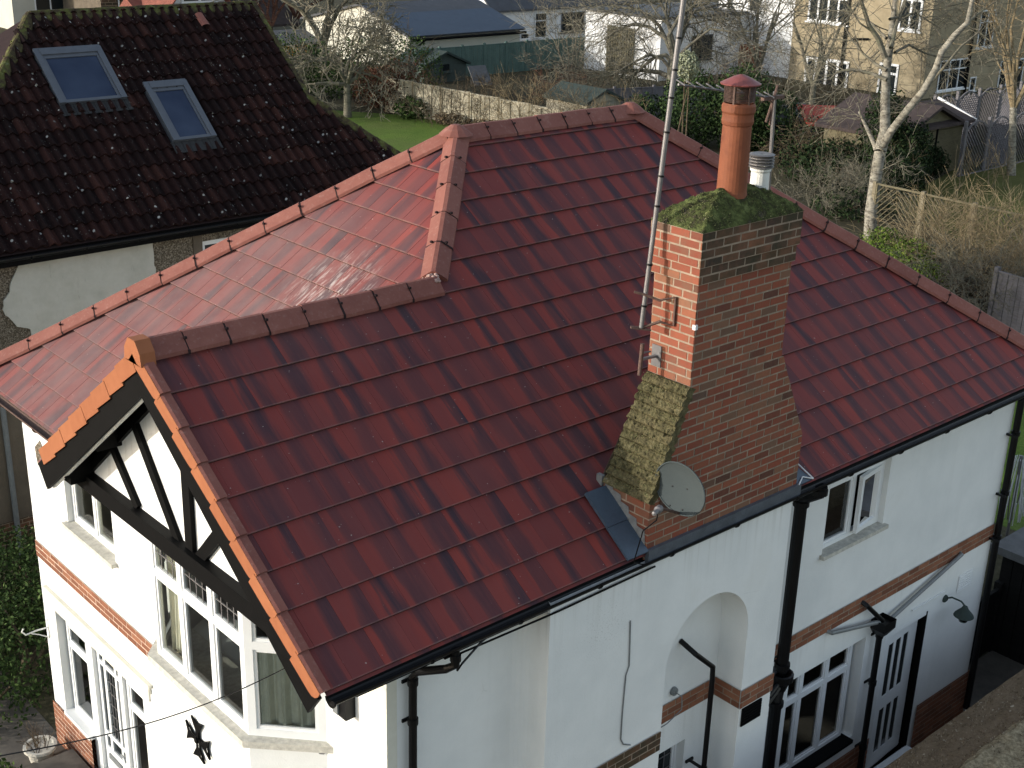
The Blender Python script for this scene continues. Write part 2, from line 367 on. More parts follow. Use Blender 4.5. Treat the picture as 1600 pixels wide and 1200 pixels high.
mat_simple('curtain',(0.75,0.72,0.62),0.9,0.1,0.12,8,0.1)
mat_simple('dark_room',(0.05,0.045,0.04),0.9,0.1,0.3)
mat_simple('wood_brown',(0.17,0.10,0.05),0.6,0.3,0.3,20,0.2)
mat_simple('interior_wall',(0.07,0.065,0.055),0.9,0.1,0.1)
def mat_glass(name,tint=(0.9,0.95,0.93),trans=0.85,refl=1.0):
    t=NT(name); t.n.remove(t.b)
    tr=t.n.new('ShaderNodeBsdfTransparent'); tr.inputs[0].default_value=(tint[0]*trans,tint[1]*trans,tint[2]*trans,1)
    gl=t.n.new('ShaderNodeBsdfGlossy'); gl.inputs['Roughness'].default_value=0.02; gl.inputs[0].default_value=(refl,refl,refl,1)
    fr=t.n.new('ShaderNodeFresnel'); fr.inputs[0].default_value=1.6
    mx=t.n.new('ShaderNodeMixShader'); t.l.new(fr.outputs[0],mx.inputs[0]); t.l.new(tr.outputs[0],mx.inputs[1]); t.l.new(gl.outputs[0],mx.inputs[2])
    t.l.new(mx.outputs[0],t.n['Material Output'].inputs['Surface'])
mat_glass('glass')
mat_glass('frosted_glass',(0.5,0.62,0.58),0.6)
t=NT('dark_glass',0.08,0.3); t.base((0.012,0.016,0.018))
t=NT('skylight_glass',0.06,0.35); n=t.noise(1.4,t.map((1,1,1)),3); t.base(t.ramp(n,[(0.35,(0.012,0.022,0.05)),(0.75,(0.03,0.045,0.08))]))
# timber
def mat_timber(name,a,b,sc=(1,1,9),rough=.85,u=False):
    t=NT(name,rough,0.15); n=t.noise(1.0,t.map((sc[0]*4,sc[1]*4,sc[2]*4)),5,.65); n2=t.noise(2.0,detail=5); rn=t.attr()
    c=t.ramp(n,[(0.3,a),(0.7,b)]); c=t.mix(t.math('MULTIPLY',rn,0.35),c,tuple(x*1.35 for x in b))
    t.base(t.mix(t.ramp(n2,[(0.45,0.0),(0.8,0.5)]),c,tuple(x*.55 for x in a))); t.bump(n,0.4,0.01)
mat_timber('fence_weathered',(0.27,0.24,0.18),(0.44,0.40,0.30))
mat_timber('fence_post',(0.13,0.11,0.075),(0.22,0.19,0.13))
mat_timber('fence_green',(0.07,0.115,0.10),(0.10,0.155,0.135))
mat_timber('fence_dark',(0.10,0.092,0.096),(0.17,0.16,0.165))
mat_timber('fence_olive',(0.09,0.078,0.048),(0.16,0.14,0.088))
mat_timber('fence_black',(0.006,0.006,0.006),(0.014,0.013,0.012))
mat_timber('shed_orange',(0.38,0.19,0.05),(0.50,0.27,0.08))
mat_timber('shed_green',(0.045,0.062,0.055),(0.075,0.095,0.085))
mat_simple('felt_grey',(0.13,0.13,0.13),0.95,0.1,0.2,5,0.3)
mat_simple('felt_green',(0.045,0.06,0.055),0.95,0.1,0.2,5,0.3)
mat_simple('felt_blue',(0.035,0.055,0.085),0.6,0.4,0.15,3,0.1)
mat_simple('slate_grey',(0.05,0.053,0.06),0.6,0.4,0.25,3,0.2)
mat_simple('shed_roof_brown',(0.055,0.042,0.040),0.9,0.2,0.35,4,0.4)
mat_simple('red_sheet',(0.40,0.05,0.03),0.6,0.3,0.3,5,0.2)
mat_simple('blue_sheet',(0.04,0.06,0.11),0.5,0.4,0.4,6,0.2)
t=NT('tan_render',0.95,0.1); n=t.noise(1.1,detail=6,rough=.7)
t.base(t.ramp(n,[(0.3,(0.24,0.195,0.125)),(0.7,(0.34,0.285,0.19))])); t.bump(t.noise(30,detail=5),0.5,0.02)
mat_simple('far_white',(0.68,0.68,0.67),0.85,0.2,0.06,1.2,0.1)
mat_simple('far_cream',(0.52,0.50,0.42),0.85,0.2,0.08,1.2,0.1)
mat_simple('far_roof_red',(0.20,0.07,0.05),0.85,0.2,0.3,3,0.3)
mat_simple('far_roof_brown',(0.06,0.045,0.04),0.85,0.2,0.3,3,0.3)
# vegetation
def mat_bark(name,a,b,c2):
    t=NT(name,0.95,0.1); n=t.noise(1.0,t.map((5,5,12)),5,.7); n2=t.noise(3,detail=4)
    t.base(t.mix(t.ramp(n2,[(0.4,0.0),(0.7,1.0)]),t.ramp(n,[(0.35,a),(0.6,b)]),t.ramp(n,[(0.35,a),(0.6,c2)]))); t.bump(n,0.5,0.02)
mat_bark('birch_bark',(0.085,0.075,0.06),(0.32,0.295,0.24),(0.24,0.22,0.17))
mat_bark('grey_bark',(0.09,0.08,0.062),(0.20,0.18,0.14),(0.15,0.15,0.10))
mat_bark('brown_bark',(0.05,0.038,0.028),(0.12,0.09,0.06),(0.10,0.085,0.05))
mat_bark('tan_twig',(0.11,0.085,0.05),(0.25,0.20,0.12),(0.20,0.15,0.09))
mat_bark('red_twig',(0.07,0.03,0.022),(0.16,0.075,0.05),(0.12,0.07,0.045))
def mat_leaf(name,a,b,c3,tr=0.25):
    t=NT(name,0.7,0.06); t.base(t.ramp(t.attr(),[(0,a),(0.6,b),(1,c3)]))
mat_leaf('dry_moss',(0.07,0.048,0.028),(0.17,0.125,0.075),(0.40,0.34,0.25))
mat_leaf('leaf_pale',(0.14,0.15,0.09),(0.28,0.30,0.20),(0.42,0.44,0.32))
mat_leaf('leaf_ivy',(0.012,0.022,0.009),(0.035,0.06,0.02),(0.09,0.13,0.05))
mat_leaf('leaf_hedge',(0.015,0.028,0.010),(0.045,0.075,0.022),(0.11,0.16,0.05))
mat_leaf('leaf_lime',(0.035,0.06,0.012),(0.10,0.15,0.025),(0.24,0.28,0.06))
mat_leaf('leaf_russet',(0.035,0.014,0.010),(0.10,0.045,0.028),(0.17,0.09,0.05))
mat_leaf('leaf_dark',(0.006,0.011,0.006),(0.018,0.032,0.012),(0.045,0.06,0.025))
mat_leaf('leaf_bright',(0.04,0.075,0.012),(0.10,0.17,0.025),(0.20,0.27,0.06))
mat_simple('skirt_lead',(0.03,0.03,0.03),0.8,0.3,0.4,14,0.4)
mat_leaf('leaf_heather',(0.04,0.028,0.022),(0.11,0.08,0.05),(0.19,0.15,0.09))
t=NT('lawn_green',0.95,0.1); n=t.noise(0.8,detail=6,rough=.7); n2=t.noise(22,detail=4)
lw=t.ramp(t.noise(0.35,detail=7,rough=.7),[(0.45,0.0),(0.72,0.6)])
t.base(t.mix(lw,t.mix(0.35,t.ramp(n,[(0.3,(0.06,0.115,0.018)),(0.7,(0.13,0.19,0.035))]),t.ramp(n2,[(0.3,(0.05,0.085,0.015)),(0.7,(0.17,0.24,0.05))])),(0.12,0.12,0.05))); t.bump(n2,0.8,0.05)
t=NT('lawn_olive',0.95,0.1); n=t.noise(0.8,detail=6,rough=.7); n2=t.noise(22,detail=4)
t.base(t.mix(0.35,t.ramp(n,[(0.3,(0.07,0.075,0.018)),(0.7,(0.12,0.12,0.035))]),t.ramp(n2,[(0.3,(0.05,0.055,0.015)),(0.7,(0.15,0.15,0.05))]))); t.bump(n2,0.8,0.05)
t=NT('soil',0.95,0.1); n=t.noise(0.35,detail=8,rough=.7); n2=t.noise(6,detail=6)
t.base(t.mix(0.5,t.ramp(n,[(0.3,(0.035,0.030,0.018)),(0.55,(0.06,0.06,0.028)),(0.8,(0.09,0.065,0.045))]),t.ramp(n2,[(0.3,(0.03,0.025,0.018)),(0.7,(0.10,0.085,0.06))]))); t.bump(n2,0.6,0.08)
t=NT('paving',0.9,0.2); n=t.noise(2,detail=7,rough=.7); t.base(t.ramp(n,[(0.3,(0.07,0.063,0.055)),(0.7,(0.14,0.125,0.105))])); t.bump(n,0.4,0.02)
t=NT('old_roof',0.95,0.05); n=t.noise(3.5,detail=8,rough=.75); n2=t.noise(22,detail=7,rough=.75)
c=t.mix(0.5,t.ramp(n,[(0.3,(0.10,0.072,0.048)),(0.7,(0.22,0.165,0.115))]),t.ramp(n2,[(0.3,(0.10,0.07,0.045)),(0.62,(0.26,0.19,0.12)),(0.8,(0.5,0.43,0.31))]))
sp=t.ramp(t.noise(4.5,detail=4,rough=.6),[(0.665,0.0),(0.70,0.8)]); t.base(t.mix(sp,c,(0.42,0.38,0.30))); t.bump(n2,0.9,0.03)
t=NT('crumbly_stone',0.95,0.1); n2=t.noise(20,detail=7,rough=.75)
t.base(t.ramp(n2,[(0.3,(0.10,0.08,0.05)),(0.55,(0.34,0.28,0.18)),(0.75,(0.6,0.52,0.36))])); t.bump(n2,1.0,0.04)

# ------------------------------------------------------------------ ground
mb=MB()
for i in range(24):
    for j in range(24):
        x0=-60+i*15; y0=-90+j*15
        mb.face([(x0,y0,GZ),(x0+15,y0,GZ),(x0+15,y0+15,GZ),(x0,y0+15,GZ)])
tag(obj('ground',mb,'soil'),kind='structure')
def gsheet(name,pix,mat,z=0.004):
    mb=MB(); mb.face([Vector((p[0],p[1],GZ+z)) for p in pix]); 
    return tag(obj(name,mb,mat),kind='structure')
gsheet('lawn',[(24,30),(33.0,36.5),(34.4,42.0),(30.5,47.5),(20,48),(18,34)],'lawn_green')
gsheet('lawn',[(34.2,13.5),(60,8),(62,20),(46,21.2),(36.2,18.6)],'lawn_olive')
gsheet('lawn',[(13.5,10.5),(22,11.8),(27.5,17.5),(29,27),(20,29.5),(13.5,27)],'lawn_olive')
gsheet('lawn',[(16.6,-2),(27,-2),(26.2,7),(22,11.2),(16.6,9)],'lawn_green')
gsheet('path',[(-7,-1.6),(14,-1.6),(14,0.9),(-7,0.9)],'paving')
gsheet('driveway',[(-9,0.95),(0.9,0.95),(0.9,12),(-9,12)],'paving',0.006)

# ================================================================== THE WHITE HOUSE
c_,s_=math.cos(0.6461),math.sin(0.6461); TANP=s_/c_
SG,SM=3.2269,5.0232; XF=0.505; XH=XF+SM*c_; XR=7.2212; XB=XR+SM*c_; YM=SM*c_; YB=2*YM; XG=XF+SG*c_; YG=SG*c_
WX0,WX1,WY0,WY1=0.86,10.80,0.345,YB-0.345
house=thing('detached_house','large white rendered house with new red tiled roof and black and white gable','house',(WX0,WY0,GZ))
# --- roof
mb=MB(); drop=0.026
def rf(O,U,V,polys,seed,v_off=0.0):
    U=Vector(U).normalized(); V=Vector(V).normalized(); N=U.cross(V)
    tiles(mb,Vector(O)-N*drop,U,V,polys,0.345,0.30,0.026,0.0045 if seed==5 else 0.0014,bond=0.5,m=0,mbase=1,jit=0.0010,seed=seed,v_off=v_off)
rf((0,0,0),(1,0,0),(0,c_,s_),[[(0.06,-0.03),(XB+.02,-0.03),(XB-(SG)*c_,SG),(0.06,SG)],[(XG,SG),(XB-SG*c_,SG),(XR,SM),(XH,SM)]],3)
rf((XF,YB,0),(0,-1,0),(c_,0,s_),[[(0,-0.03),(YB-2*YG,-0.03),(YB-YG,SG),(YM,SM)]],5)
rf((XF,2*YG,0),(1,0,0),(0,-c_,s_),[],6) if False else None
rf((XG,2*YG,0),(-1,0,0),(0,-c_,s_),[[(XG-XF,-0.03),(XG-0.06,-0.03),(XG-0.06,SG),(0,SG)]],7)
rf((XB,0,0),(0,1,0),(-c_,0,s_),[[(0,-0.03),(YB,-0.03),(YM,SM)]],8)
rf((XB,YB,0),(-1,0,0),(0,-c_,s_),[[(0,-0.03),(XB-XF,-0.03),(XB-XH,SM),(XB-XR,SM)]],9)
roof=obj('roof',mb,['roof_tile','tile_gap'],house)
# --- ridge and hip tiles
def ridge_run(A,B,fac,unit=0.45,hw=0.135,seed=1,name='ridge_tiles',parent=house,mat='ridge_tile',lift=0.035,mats=None):
    A,B=Vector(A),Vector(B); d=(B-A); L=d.length; t=d.normalized(); x=t.cross(Vector((0,0,1))).normalized(); up=x.cross(t)
    k=max(1,round(L/unit)); u=L/k; rnd=random.Random(seed); mb=MB()
    for i in range(k):
        a=A+t*(u*i+0.006); b=A+t*(u*(i+1)-0.006)
        l0=lift+rnd.uniform(-.006,.006); l1=lift+rnd.uniform(-.006,.006); c=rnd.random(); sx=rnd.uniform(-.006,.006)
        prof=[(-hw,-hw*fac-0.012),(-hw*.98,-hw*fac+0.02),(-hw*.42,-hw*.42*fac+0.045),(-hw*.15,0.045),(hw*.15,0.045),(hw*.42,-hw*.42*fac+0.045),(hw*.98,-hw*fac+0.02),(hw,-hw*fac-0.012)]
        pa=[a+x*(p[0]+sx)+up*(p[1]+l0) for p in prof]; pb=[b+x*(p[0]+sx)+up*(p[1]+l1) for p in prof]
        for j in range(len(prof)-1):
            mb.face([pa[j],pb[j],pb[j+1],pa[j+1]],0,[(prof[j][0],0),(prof[j][0],u),(prof[j+1][0],u),(prof[j+1][0],0)],c)
        mb.face(pa,0,c=c); mb.face(pb[::-1],0,c=c)
        if i:   # union clip between two tiles
            q=[A+t*(u*i-0.012)+x*(p[0]*1.02)+up*(p[1]+lift-0.004) for p in prof]; q2=[v+t*0.024 for v in q]
            for j in range(len(prof)-1): mb.face([q[j],q2[j],q2[j+1],q[j+1]],1)
            for sgn in (-.55,.55):
                mb.abox(*(lambda p:(p.x-.012,p.x+.012,p.y-.012,p.y+.012,p.z,p.z+.02))(A+t*(u*i)+x*(hw*sgn)+up*(lift+.045-abs(hw*sgn)*fac*.8)),m=1)
    return obj(name,mb,mats or [mat,'tile_gap'],parent)
HF=TANP*0.7071
Zg,Zm=SG*s_,SM*s_
ridge_run((0.02,YG,Zg),(XG+.05,YG,Zg),TANP,0.40,seed=2)
ridge_run((XH,YM,Zm),(XR,YM,Zm),TANP,0.40,seed=3)
ridge_run((XH-.05,YM+.05,Zm-.04),(XF-.05,YB+.05,-.03),HF,0.45,seed=4)
ridge_run((XH,YM-.03,Zm-.02),(XG+.06,YG+.06,Zg+.045),HF,0.43,seed=5,lift=.035)
ridge_run((XR+.04,YM-.04,Zm-.03),(XB,0,0),HF,0.45,seed=6)
ridge_run((XR+.04,YM+.04,Zm-.03),(XB,YB,0),HF,0.45,seed=7)
mb=MB()
def blob(mb,c,r,n=5,m=0,seed=1,fl=0.5):
    rnd=random.Random(seed); i0=len(mb.v); rows=n; seg=2*n
    for i in range(rows+1):
        th=math.pi*i/rows
        for j in range(seg):
            ph=2*math.pi*j/seg; q=1+rnd.uniform(-.15,.15)
            mb.v.append((c[0]+r*q*math.sin(th)*math.cos(ph),c[1]+r*q*math.sin(th)*math.sin(ph),c[2]+r*q*fl*math.cos(th)))
    for i in range(rows):
        for j in range(seg):
            a=i0+i*seg+j; b=i0+i*seg+(j+1)%seg
            mb.f.append((a,a+seg,b+seg,b)); mb.m.append(m); mb.c.append(rnd.random()); mb.uv.append([(0,0)]*4)
def capt(x,y,z):      # three-way block of ridge tile at a junction
    mb=MB(); i0=0; rnd=random.Random(int(x*10)); R=[(0,.088),(.05,.083),(.12,.040),(.19,-.022)]; n=12
    for r,h in R:
        for j in range(n): 
            a=2*math.pi*j/n; mb.v.append((x+r*math.cos(a),y+r*math.sin(a),z+h+.012))
    for k in range(3):
        for j in range(n): mb.f.append((k*n+j,(k+1)*n+j,(k+1)*n+(j+1)%n,k*n+(j+1)%n)); mb.m.append(0); mb.c.append(.7); mb.uv.append([(0,0)]*4)
    obj('ridge_junction',mb,['ridge_tile'],house)
capt(XH,YM,Zm); capt(XR,YM,Zm)
mb=MB()
for k in range(18):
    a=random.uniform(-.10,.12); blob(mb,(XG+.03+random.uniform(-.03,.04),YG+.04+a,Zg+.085-abs(a)*.5),.020,4,0,k,.8)
obj('joint_mortar',mb,['mortar_smear'],house,smooth=True)

# --- verge (gable edge) tiles
def verge(name,sign,seed):
    """sign +1: right rake (towards -Y), -1: left rake"""
    mb=MB(); rnd=random.Random(seed)
    dn=Vector((0,-c_*sign,-s_)); up=Vector((0,-s_*sign,c_)); A=Vector((0,YG,Zg))
    n=9 if sign>0 else 9; g=0.345
    tot=SG if sign>0 else 3.02
    for k in range(n+1):
        b=tot-g*(n-k) if False else k*g
        e1=SG-g*(9-k)+0.01     # lower end measured from the ridge, aligned with the courses
        e0=max(0.05,e1-g-0.03)
        if sign<0 and e1>tot+.03: break
        if e1<=e0: continue
        c=rnd.random(); w=.115
        lift0,lift1=(0.015,0.042) if sign>0 else (0.018,0.036)
        # top plate
        def P(x,l,h): return A+Vector((x,0,0))+dn*l+up*h
        L=[(.085,-.004),(.08,.012),(.012,.014),(-.012,.004)]
        pa=[P(x,e0,h+lift0) for x,h in L]; pb=[P(x,e1,h+lift1) for x,h in L]
        for j in range(len(L)-1):
            f=[pa[j],pa[j+1],pb[j+1],pb[j]]
            mb.face(f if sign>0 else f[::-1],1,c=c)
        mb.face(pb if sign>0 else pb[::-1],1,c=c)
        FL=[(e0,.004+lift0),(e1,.004+lift1),(e1+.004,-.05+lift1),(e1-.012,-.095+lift1),(e1-.045,-.125+lift1),(e1-.09,-.135+lift1),(e0,-.135+lift0)] if sign>0 else [(e0,.004+lift0),(e1,.004+lift1),(e1,-.155+lift1),(e0,-.165+lift0)]
        x0_=-.013-.004*(k%2); out=[P(x0_,l,h) for l,h in FL]; inn=[P(x0_+.012,l,h) for l,h in FL]
        mb.face(out if sign<0 else out[::-1],0,c=c)
        for j in range(len(FL)):
            a_,b_=j,(j+1)%len(FL); mb.face([out[a_],out[b_],inn[b_],inn[a_]],0,c=c)
    return obj(name,mb,['verge_tile','ridge_tile'],house)
verge('verge_tiles',1,3); verge('verge_tiles',-1,4)
mb=MB()   # block-end ridge cap at the apex
hp=[(-.15,-.13),(-.135,-.02),(-.06,.075),(.06,.075),(.135,-.02),(.15,-.13),(.07,-.12),(0,-.05),(-.07,-.12)]
f0=[Vector((-.035,YG+a,Zg+.03+b)) for a,b in hp]; f1=[Vector((.10,YG+a,Zg+.03+b)) for a,b in hp]
mb.face([f0[i] for i in (0,1,2,3,4,5)],0); mb.face([f0[i] for i in (5,6,7,8,0)],0)
for i in range(len(hp)): j=(i+1)%len(hp); mb.face([f0[i],f0[j],f1[j],f1[i]],0)
obj('ridge_end_cap',mb,['verge_tile'],house)

# --- bargeboards, fascia, soffit, gutters
def rake_board(name,sign,x0,x1,h0,h1,l0,l1,mat):
    mb=MB(); dn=Vector((0,-c_*sign,-s_)); up=Vector((0,-s_*sign,c_)); A=Vector((0,YG,Zg))
    mb.box(A+Vector((x0,0,0))+dn*l0+up*h1,Vector((x1-x0,0,0)),dn*(l1-l0),up*(h0-h1))
    return obj(name,mb,[mat],house)
rake_board('bargeboard',1,0.0,0.035,-.05,-.30,0.0,SG+.02,'black_paint')
rake_board('bargeboard',-1,0.002,0.037,-.05,-.33,0.0,3.08,'black_paint')
rake_board('bargeboard_edge',-1,0.038,0.075,-.28,-.345,0.2,3.02,'old_white_paint')
rake_board('verge_soffit',1,0.04,0.36,-.10,-.12,0.0,SG-.05,'black_paint')
rake_board('verge_soffit',-1,0.04,0.36,-.10,-.12,0.0,SG-.05,'black_paint')
mb=MB(); mb.abox(0.36,XB-.06,0.035,0.06,-.20,-.03); mb.abox(0.36,XB-.06,0.06,WY0+.02,-.205,-.185); obj('side_fascia',mb,['black_paint'],house)
mb=MB(); mb.abox(XF+.02,XF+.045,2*YG+.02,YB-.05,-.17,-.035); mb.abox(XF+.045,WX0+.02,2*YG+.02,YB-.05,-.185,-.165); obj('front_fascia',mb,['rusty'],house)
mb=MB(); mb.abox(XB-.06,XB-.035,0.035,YB-.05,-.2,-.03); mb.abox(WX1-.02,XB-.06,0.035,YB-.05,-.205,-.185); mb.abox(XF+.05,XB-.06,YB-.06,YB-.035,-.2,-.03); mb.abox(XF+.05,XB-.06,WY1-.02,YB-.06,-.205,-.185); obj('rear_fascia',mb,['black_paint'],house)
def gutter(name,A,B,r,mat,out):
    A,B,out=Vector(A),Vector(B),Vector(out); mb=MB(); n=8; up=Vector((0,0,1))
    for rr,fl in ((r,0),(r-.006,1)):
        for j in range(n):
            a0,a1=math.pi*j/n,math.pi*(j+1)/n
            o0=out*(-math.cos(a0)*rr)-up*math.sin(a0)*rr; o1=out*(-math.cos(a1)*rr)-up*math.sin(a1)*rr
            f=[A+o0,B+o0,B+o1,A+o1]; mb.face(f if fl else f[::-1],0)
    for sgn in (-1,1): mb.bar(A+out*sgn*(r-.003),B+out*sgn*(r-.003),.009,.009)
    d=(B-A); L=d.length; k=int(L/0.9)
    for i in range(k+1):
        p=A+d*(i/max(1,k)); mb.tube([p+out*(-math.cos(math.pi*j/8)*(r+.006))-up*math.sin(math.pi*j/8)*(r+.006) for j in range(9)],.009,5)
    mb.face([A+out*(-math.cos(math.pi*j/8)*r)-up*math.sin(math.pi*j/8)*r for j in range(9)],0)
    mb.face([B+out*(-math.cos(math.pi*j/8)*r)-up*math.sin(math.pi*j/8)*r for j in range(9)][::-1],0)
    return obj(name,mb,[mat],house)
gutter('gutter',(0.09,-.015,-.075),(XB,-.015,-.105),.055,'black_plastic',(0,-1,0))
gutter('gutter',(XF-.03,2*YG+.1,-.085),(XF-.03,YB,-.085),.05,'rusty',(-1,0,0))
gutter('gutter',(XB+.03,.03,-.085),(XB+.03,YB,-.085),.05,'black_plastic',(1,0,0))

# --- walls with holes (grid of rectangles around the openings)
def wall_grid(mb,O,U,V,u0,u1,v0,v1,holes,N,th=0.25,m=0):
    O,U,V,N=Vector(O),Vector(U),Vector(V),Vector(N)
    us=sorted({u0,u1,*[x for h in holes for x in h[:2]]}); vs=sorted({v0,v1,*[x for h in holes for x in h[2:4]]})
    def isin(a,b): return any(h[0]<a<h[1] and h[2]<b<h[3] for h in holes)
    for i in range(len(us)-1):
        for j in range(len(vs)-1):
            if isin((us[i]+us[i+1])/2,(vs[j]+vs[j+1])/2): continue
            a,b,c,d=us[i],us[i+1],vs[j],vs[j+1]
            f=[O+U*a+V*c,O+U*b+V*c,O+U*b+V*d,O+U*a+V*d]
            if U.cross(V).dot(N)<0: f=f[::-1]
            mb.face(f,m)
    for a,b,c,d in [h[:4] for h in holes]:
        P=[O+U*a+V*c,O+U*b+V*c,O+U*b+V*d,O+U*a+V*d]
        for i in range(4):
            p,q=P[i],P[(i+1)%4]; mb.face([p,q,q-N*th,p-N*th],m)
Xv,Yv,Zv=Vector((1,0,0)),Vector((0,1,0)),Vector((0,0,1))
ZT=-.12
W2=(5.36,6.58,-1.52,-.50); POR=(4.98,7.32,-5.19,-3.02)
UPW=(6.84,8.02,-1.33,-.24); KIT=(6.50,8.02,-4.30,-2.86); DOR=(8.48,9.42,-5.10,-3.02); NIW=(4.27,4.72,-3.9,-2.80)
# straight parts
mb=MB()
wall_grid(mb,(WX0,0,0),Yv,Zv,WY0,WY1,GZ,ZT,[W2,POR,(1.40,3.82,-5.15,-.21)],-Xv,.22)
wall_grid(mb,(0,WY0,0),Xv,Zv,WX0,2.33,GZ,ZT,[],-Yv)
wall_grid(mb,(0,WY0,0),Xv,Zv,5.66,WX1,GZ,ZT,[UPW,KIT,DOR],-Yv,.2)
# breast: y=0 face with an arched niche
NX0,NX1,NSZ=3.90,5.14,-1.46; NR=(NX1-NX0)/2; NC=(NX0+NX1)/2; ARCH=[(NC-NR*math.cos(math.pi*k/32),NSZ+NR*math.sin(math.pi*k/32)) for k in range(33)]
BX0,BX1=2.33,5.66; BT=-.10
mb.face([(BX0,0,GZ),(NX0,0,GZ),(NX0,0,NSZ),(BX0,0,NSZ)]); mb.face([(NX1,0,GZ),(BX1,0,GZ),(BX1,0,NSZ),(NX1,0,NSZ)])
pts=[(BX0,NSZ)]+ARCH+[(BX1,NSZ)]
mb.face([(BX0,0,NSZ),(NX0,0,NSZ),(NX0,0,BT),(BX0,0,BT)]); mb.face([(NX1,0,NSZ),(BX1,0,NSZ),(BX1,0,BT),(NX1,0,BT)])
for k in range(32):
    a,b=ARCH[k],ARCH[k+1]; mb.face([(a[0],0,a[1]),(b[0],0,b[1]),(b[0],0,BT),(a[0],0,BT)])
    mb.face([(a[0],0,a[1]),(a[0],WY0,a[1]),(b[0],WY0,b[1]),(b[0],0,b[1])])
mb.face([(NX0,0,GZ),(NX0,WY0,GZ),(NX0,WY0,NSZ),(NX0,0,NSZ)]); mb.face([(NX1,0,GZ),(NX1,0,NSZ),(NX1,WY0,NSZ),(NX1,WY0,GZ)])
wall_grid(mb,(0,WY0,0),Xv,Zv,NX0,NX1,GZ,-.8,[NIW],-Yv,.15)
# rounded internal corner of the left return
n=6
for k in range(n):
    a0,a1=math.pi/2*k/n,math.pi/2*(k+1)/n; R=.16
    p0=(BX0-R+R*math.sin(a0),WY0-R+R*math.cos(a0)); p1=(BX0-R+R*math.sin(a1),WY0-R+R*math.cos(a1))
    mb.face([(p0[0],p0[1],GZ),(p1[0],p1[1],GZ),(p1[0],p1[1],ZT),(p0[0],p0[1],ZT)])
mb.face([(BX0,WY0-.16,GZ),(BX0,0,GZ),(BX0,0,BT),(BX0,WY0-.16,BT)])
mb.face([(BX1,0,GZ),(BX1,WY0,GZ),(BX1,WY0,BT),(BX1,0,BT)])
wall_grid(mb,(0,WY1,0),Xv,Zv,WX0,WX1,GZ,ZT,[],Yv); wall_grid(mb,(WX1,0,0),Yv,Zv,WY0,WY1,GZ,ZT,[],Xv)
# bay: front, two cants, down to the ground
BF=.38; BY0,BY1=1.76,3.46; CY0,CY1=1.24,3.98
mb.face([(BF,BY0,GZ),(BF,BY0,-1.56),(BF,BY1,-1.56),(BF,BY1,GZ)])
mb.face([(WX0,CY0,GZ),(WX0,CY0,-1.56),(BF,BY0,-1.56),(BF,BY0,GZ)]); mb.face([(WX0,CY1,GZ),(BF,BY1,GZ),(BF,BY1,-1.56),(WX0,CY1,-1.56)])
obj('wall',mb,['white_render'],house)
mb=MB(); mb.face([(WX0-.004,WY0-.003,GZ),(WX0-.004,WY0-.003,-.21),(WX0-.004,.60,-.21),(WX0-.004,.60,GZ)]); mb.face([(WX0-.004,WY0-.003,GZ),(WX0+.10,WY0-.003,GZ),(WX0+.10,WY0-.003,-.21),(WX0-.004,WY0-.003,-.21)][::1]); obj('corner_render',mb,['cream_render'],house)
# inside: floors and partitions so the rooms are real
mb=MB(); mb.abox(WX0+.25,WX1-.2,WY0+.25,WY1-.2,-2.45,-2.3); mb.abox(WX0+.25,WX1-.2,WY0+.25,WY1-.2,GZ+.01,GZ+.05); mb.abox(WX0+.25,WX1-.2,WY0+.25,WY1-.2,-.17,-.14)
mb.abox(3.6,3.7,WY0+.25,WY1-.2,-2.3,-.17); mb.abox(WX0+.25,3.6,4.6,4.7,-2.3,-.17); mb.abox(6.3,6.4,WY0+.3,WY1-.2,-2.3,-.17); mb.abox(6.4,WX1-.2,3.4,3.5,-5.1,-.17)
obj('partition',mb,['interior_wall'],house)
# --- gable panel, timber frame
GX=.35
mb=MB(); zl=-.02
yl=lambda z:(Zg-.14-z)/TANP
mb.face([(GX,YG+yl(zl),zl),(GX,YG,Zg-.14),(GX,YG-yl(zl),zl)]); mb.face([(GX,YG+yl(zl),zl),(GX,YG-yl(zl),zl),(GX+.06,YG-yl(zl),zl),(GX+.06,YG+yl(zl),zl)])
mb.face([(GX,YG-yl(zl),zl),(GX,0.12,-.12),(GX+.5,.12,-.12),(GX+.5,YG-yl(zl),zl)])
obj('gable_panel',mb,['white_render'],house)
mb=MB(); mb.face([(GX,.08,-.128),(WX0,.08,-.128),(WX0,2*YG-.08,-.128),(GX,2*YG-.08,-.128)]); obj('gable_soffit',mb,['old_white_paint'],house)
def timber(a,b,w,x0=GX-.045,nm='timber'):
    mb=MB(); a=Vector((x0+.03,a[0],a[1])); b=Vector((x0+.03,b[0],b[1])); mb.bar(a,b,w,.06,up=(1,0,0)); 
    # bevel-ish wear strip
    return obj(nm,mb,['black_paint'],house)
timber((2.50,0.0),(2.49,.92),.13); timber((2.72,0.0),(3.52,1.05),.105,GX-.043); timber((3.50,.05),(4.05,.62),.09,GX-.044)
timber((2.35,0.0),(1.62,.78),.12,GX-.042)
timber((YG-.02,Zg-.30),(1.0,.42),.17,GX-.047,'rafter_timber'); timber((YG+.05,Zg-.30),(4.6,.05),.15,GX-.046,'rafter_timber')
mb=MB(); mb.box((GX-.10,.16,-.135),(.13,0,0),(0,4.64,0),(0,0,.175)); obj('tie_beam',mb,['black_paint'],house)
def purlin(y,z,br):
    mb=MB(); mb.box((.04,y-.11,z-.02),(.32,0,0),(0,.22,0),(0,0,.17))
    if br: mb.box((.10,y-.08,z-.121),(.26,0,0),(0,.16,0),(0,0,.102))
    obj('purlin_end',mb,['black_paint'],house)
purlin(3.86,.70,1); purlin(4.55,.10,1); purlin(1.30,.70,0); purlin(.62,.12,0)

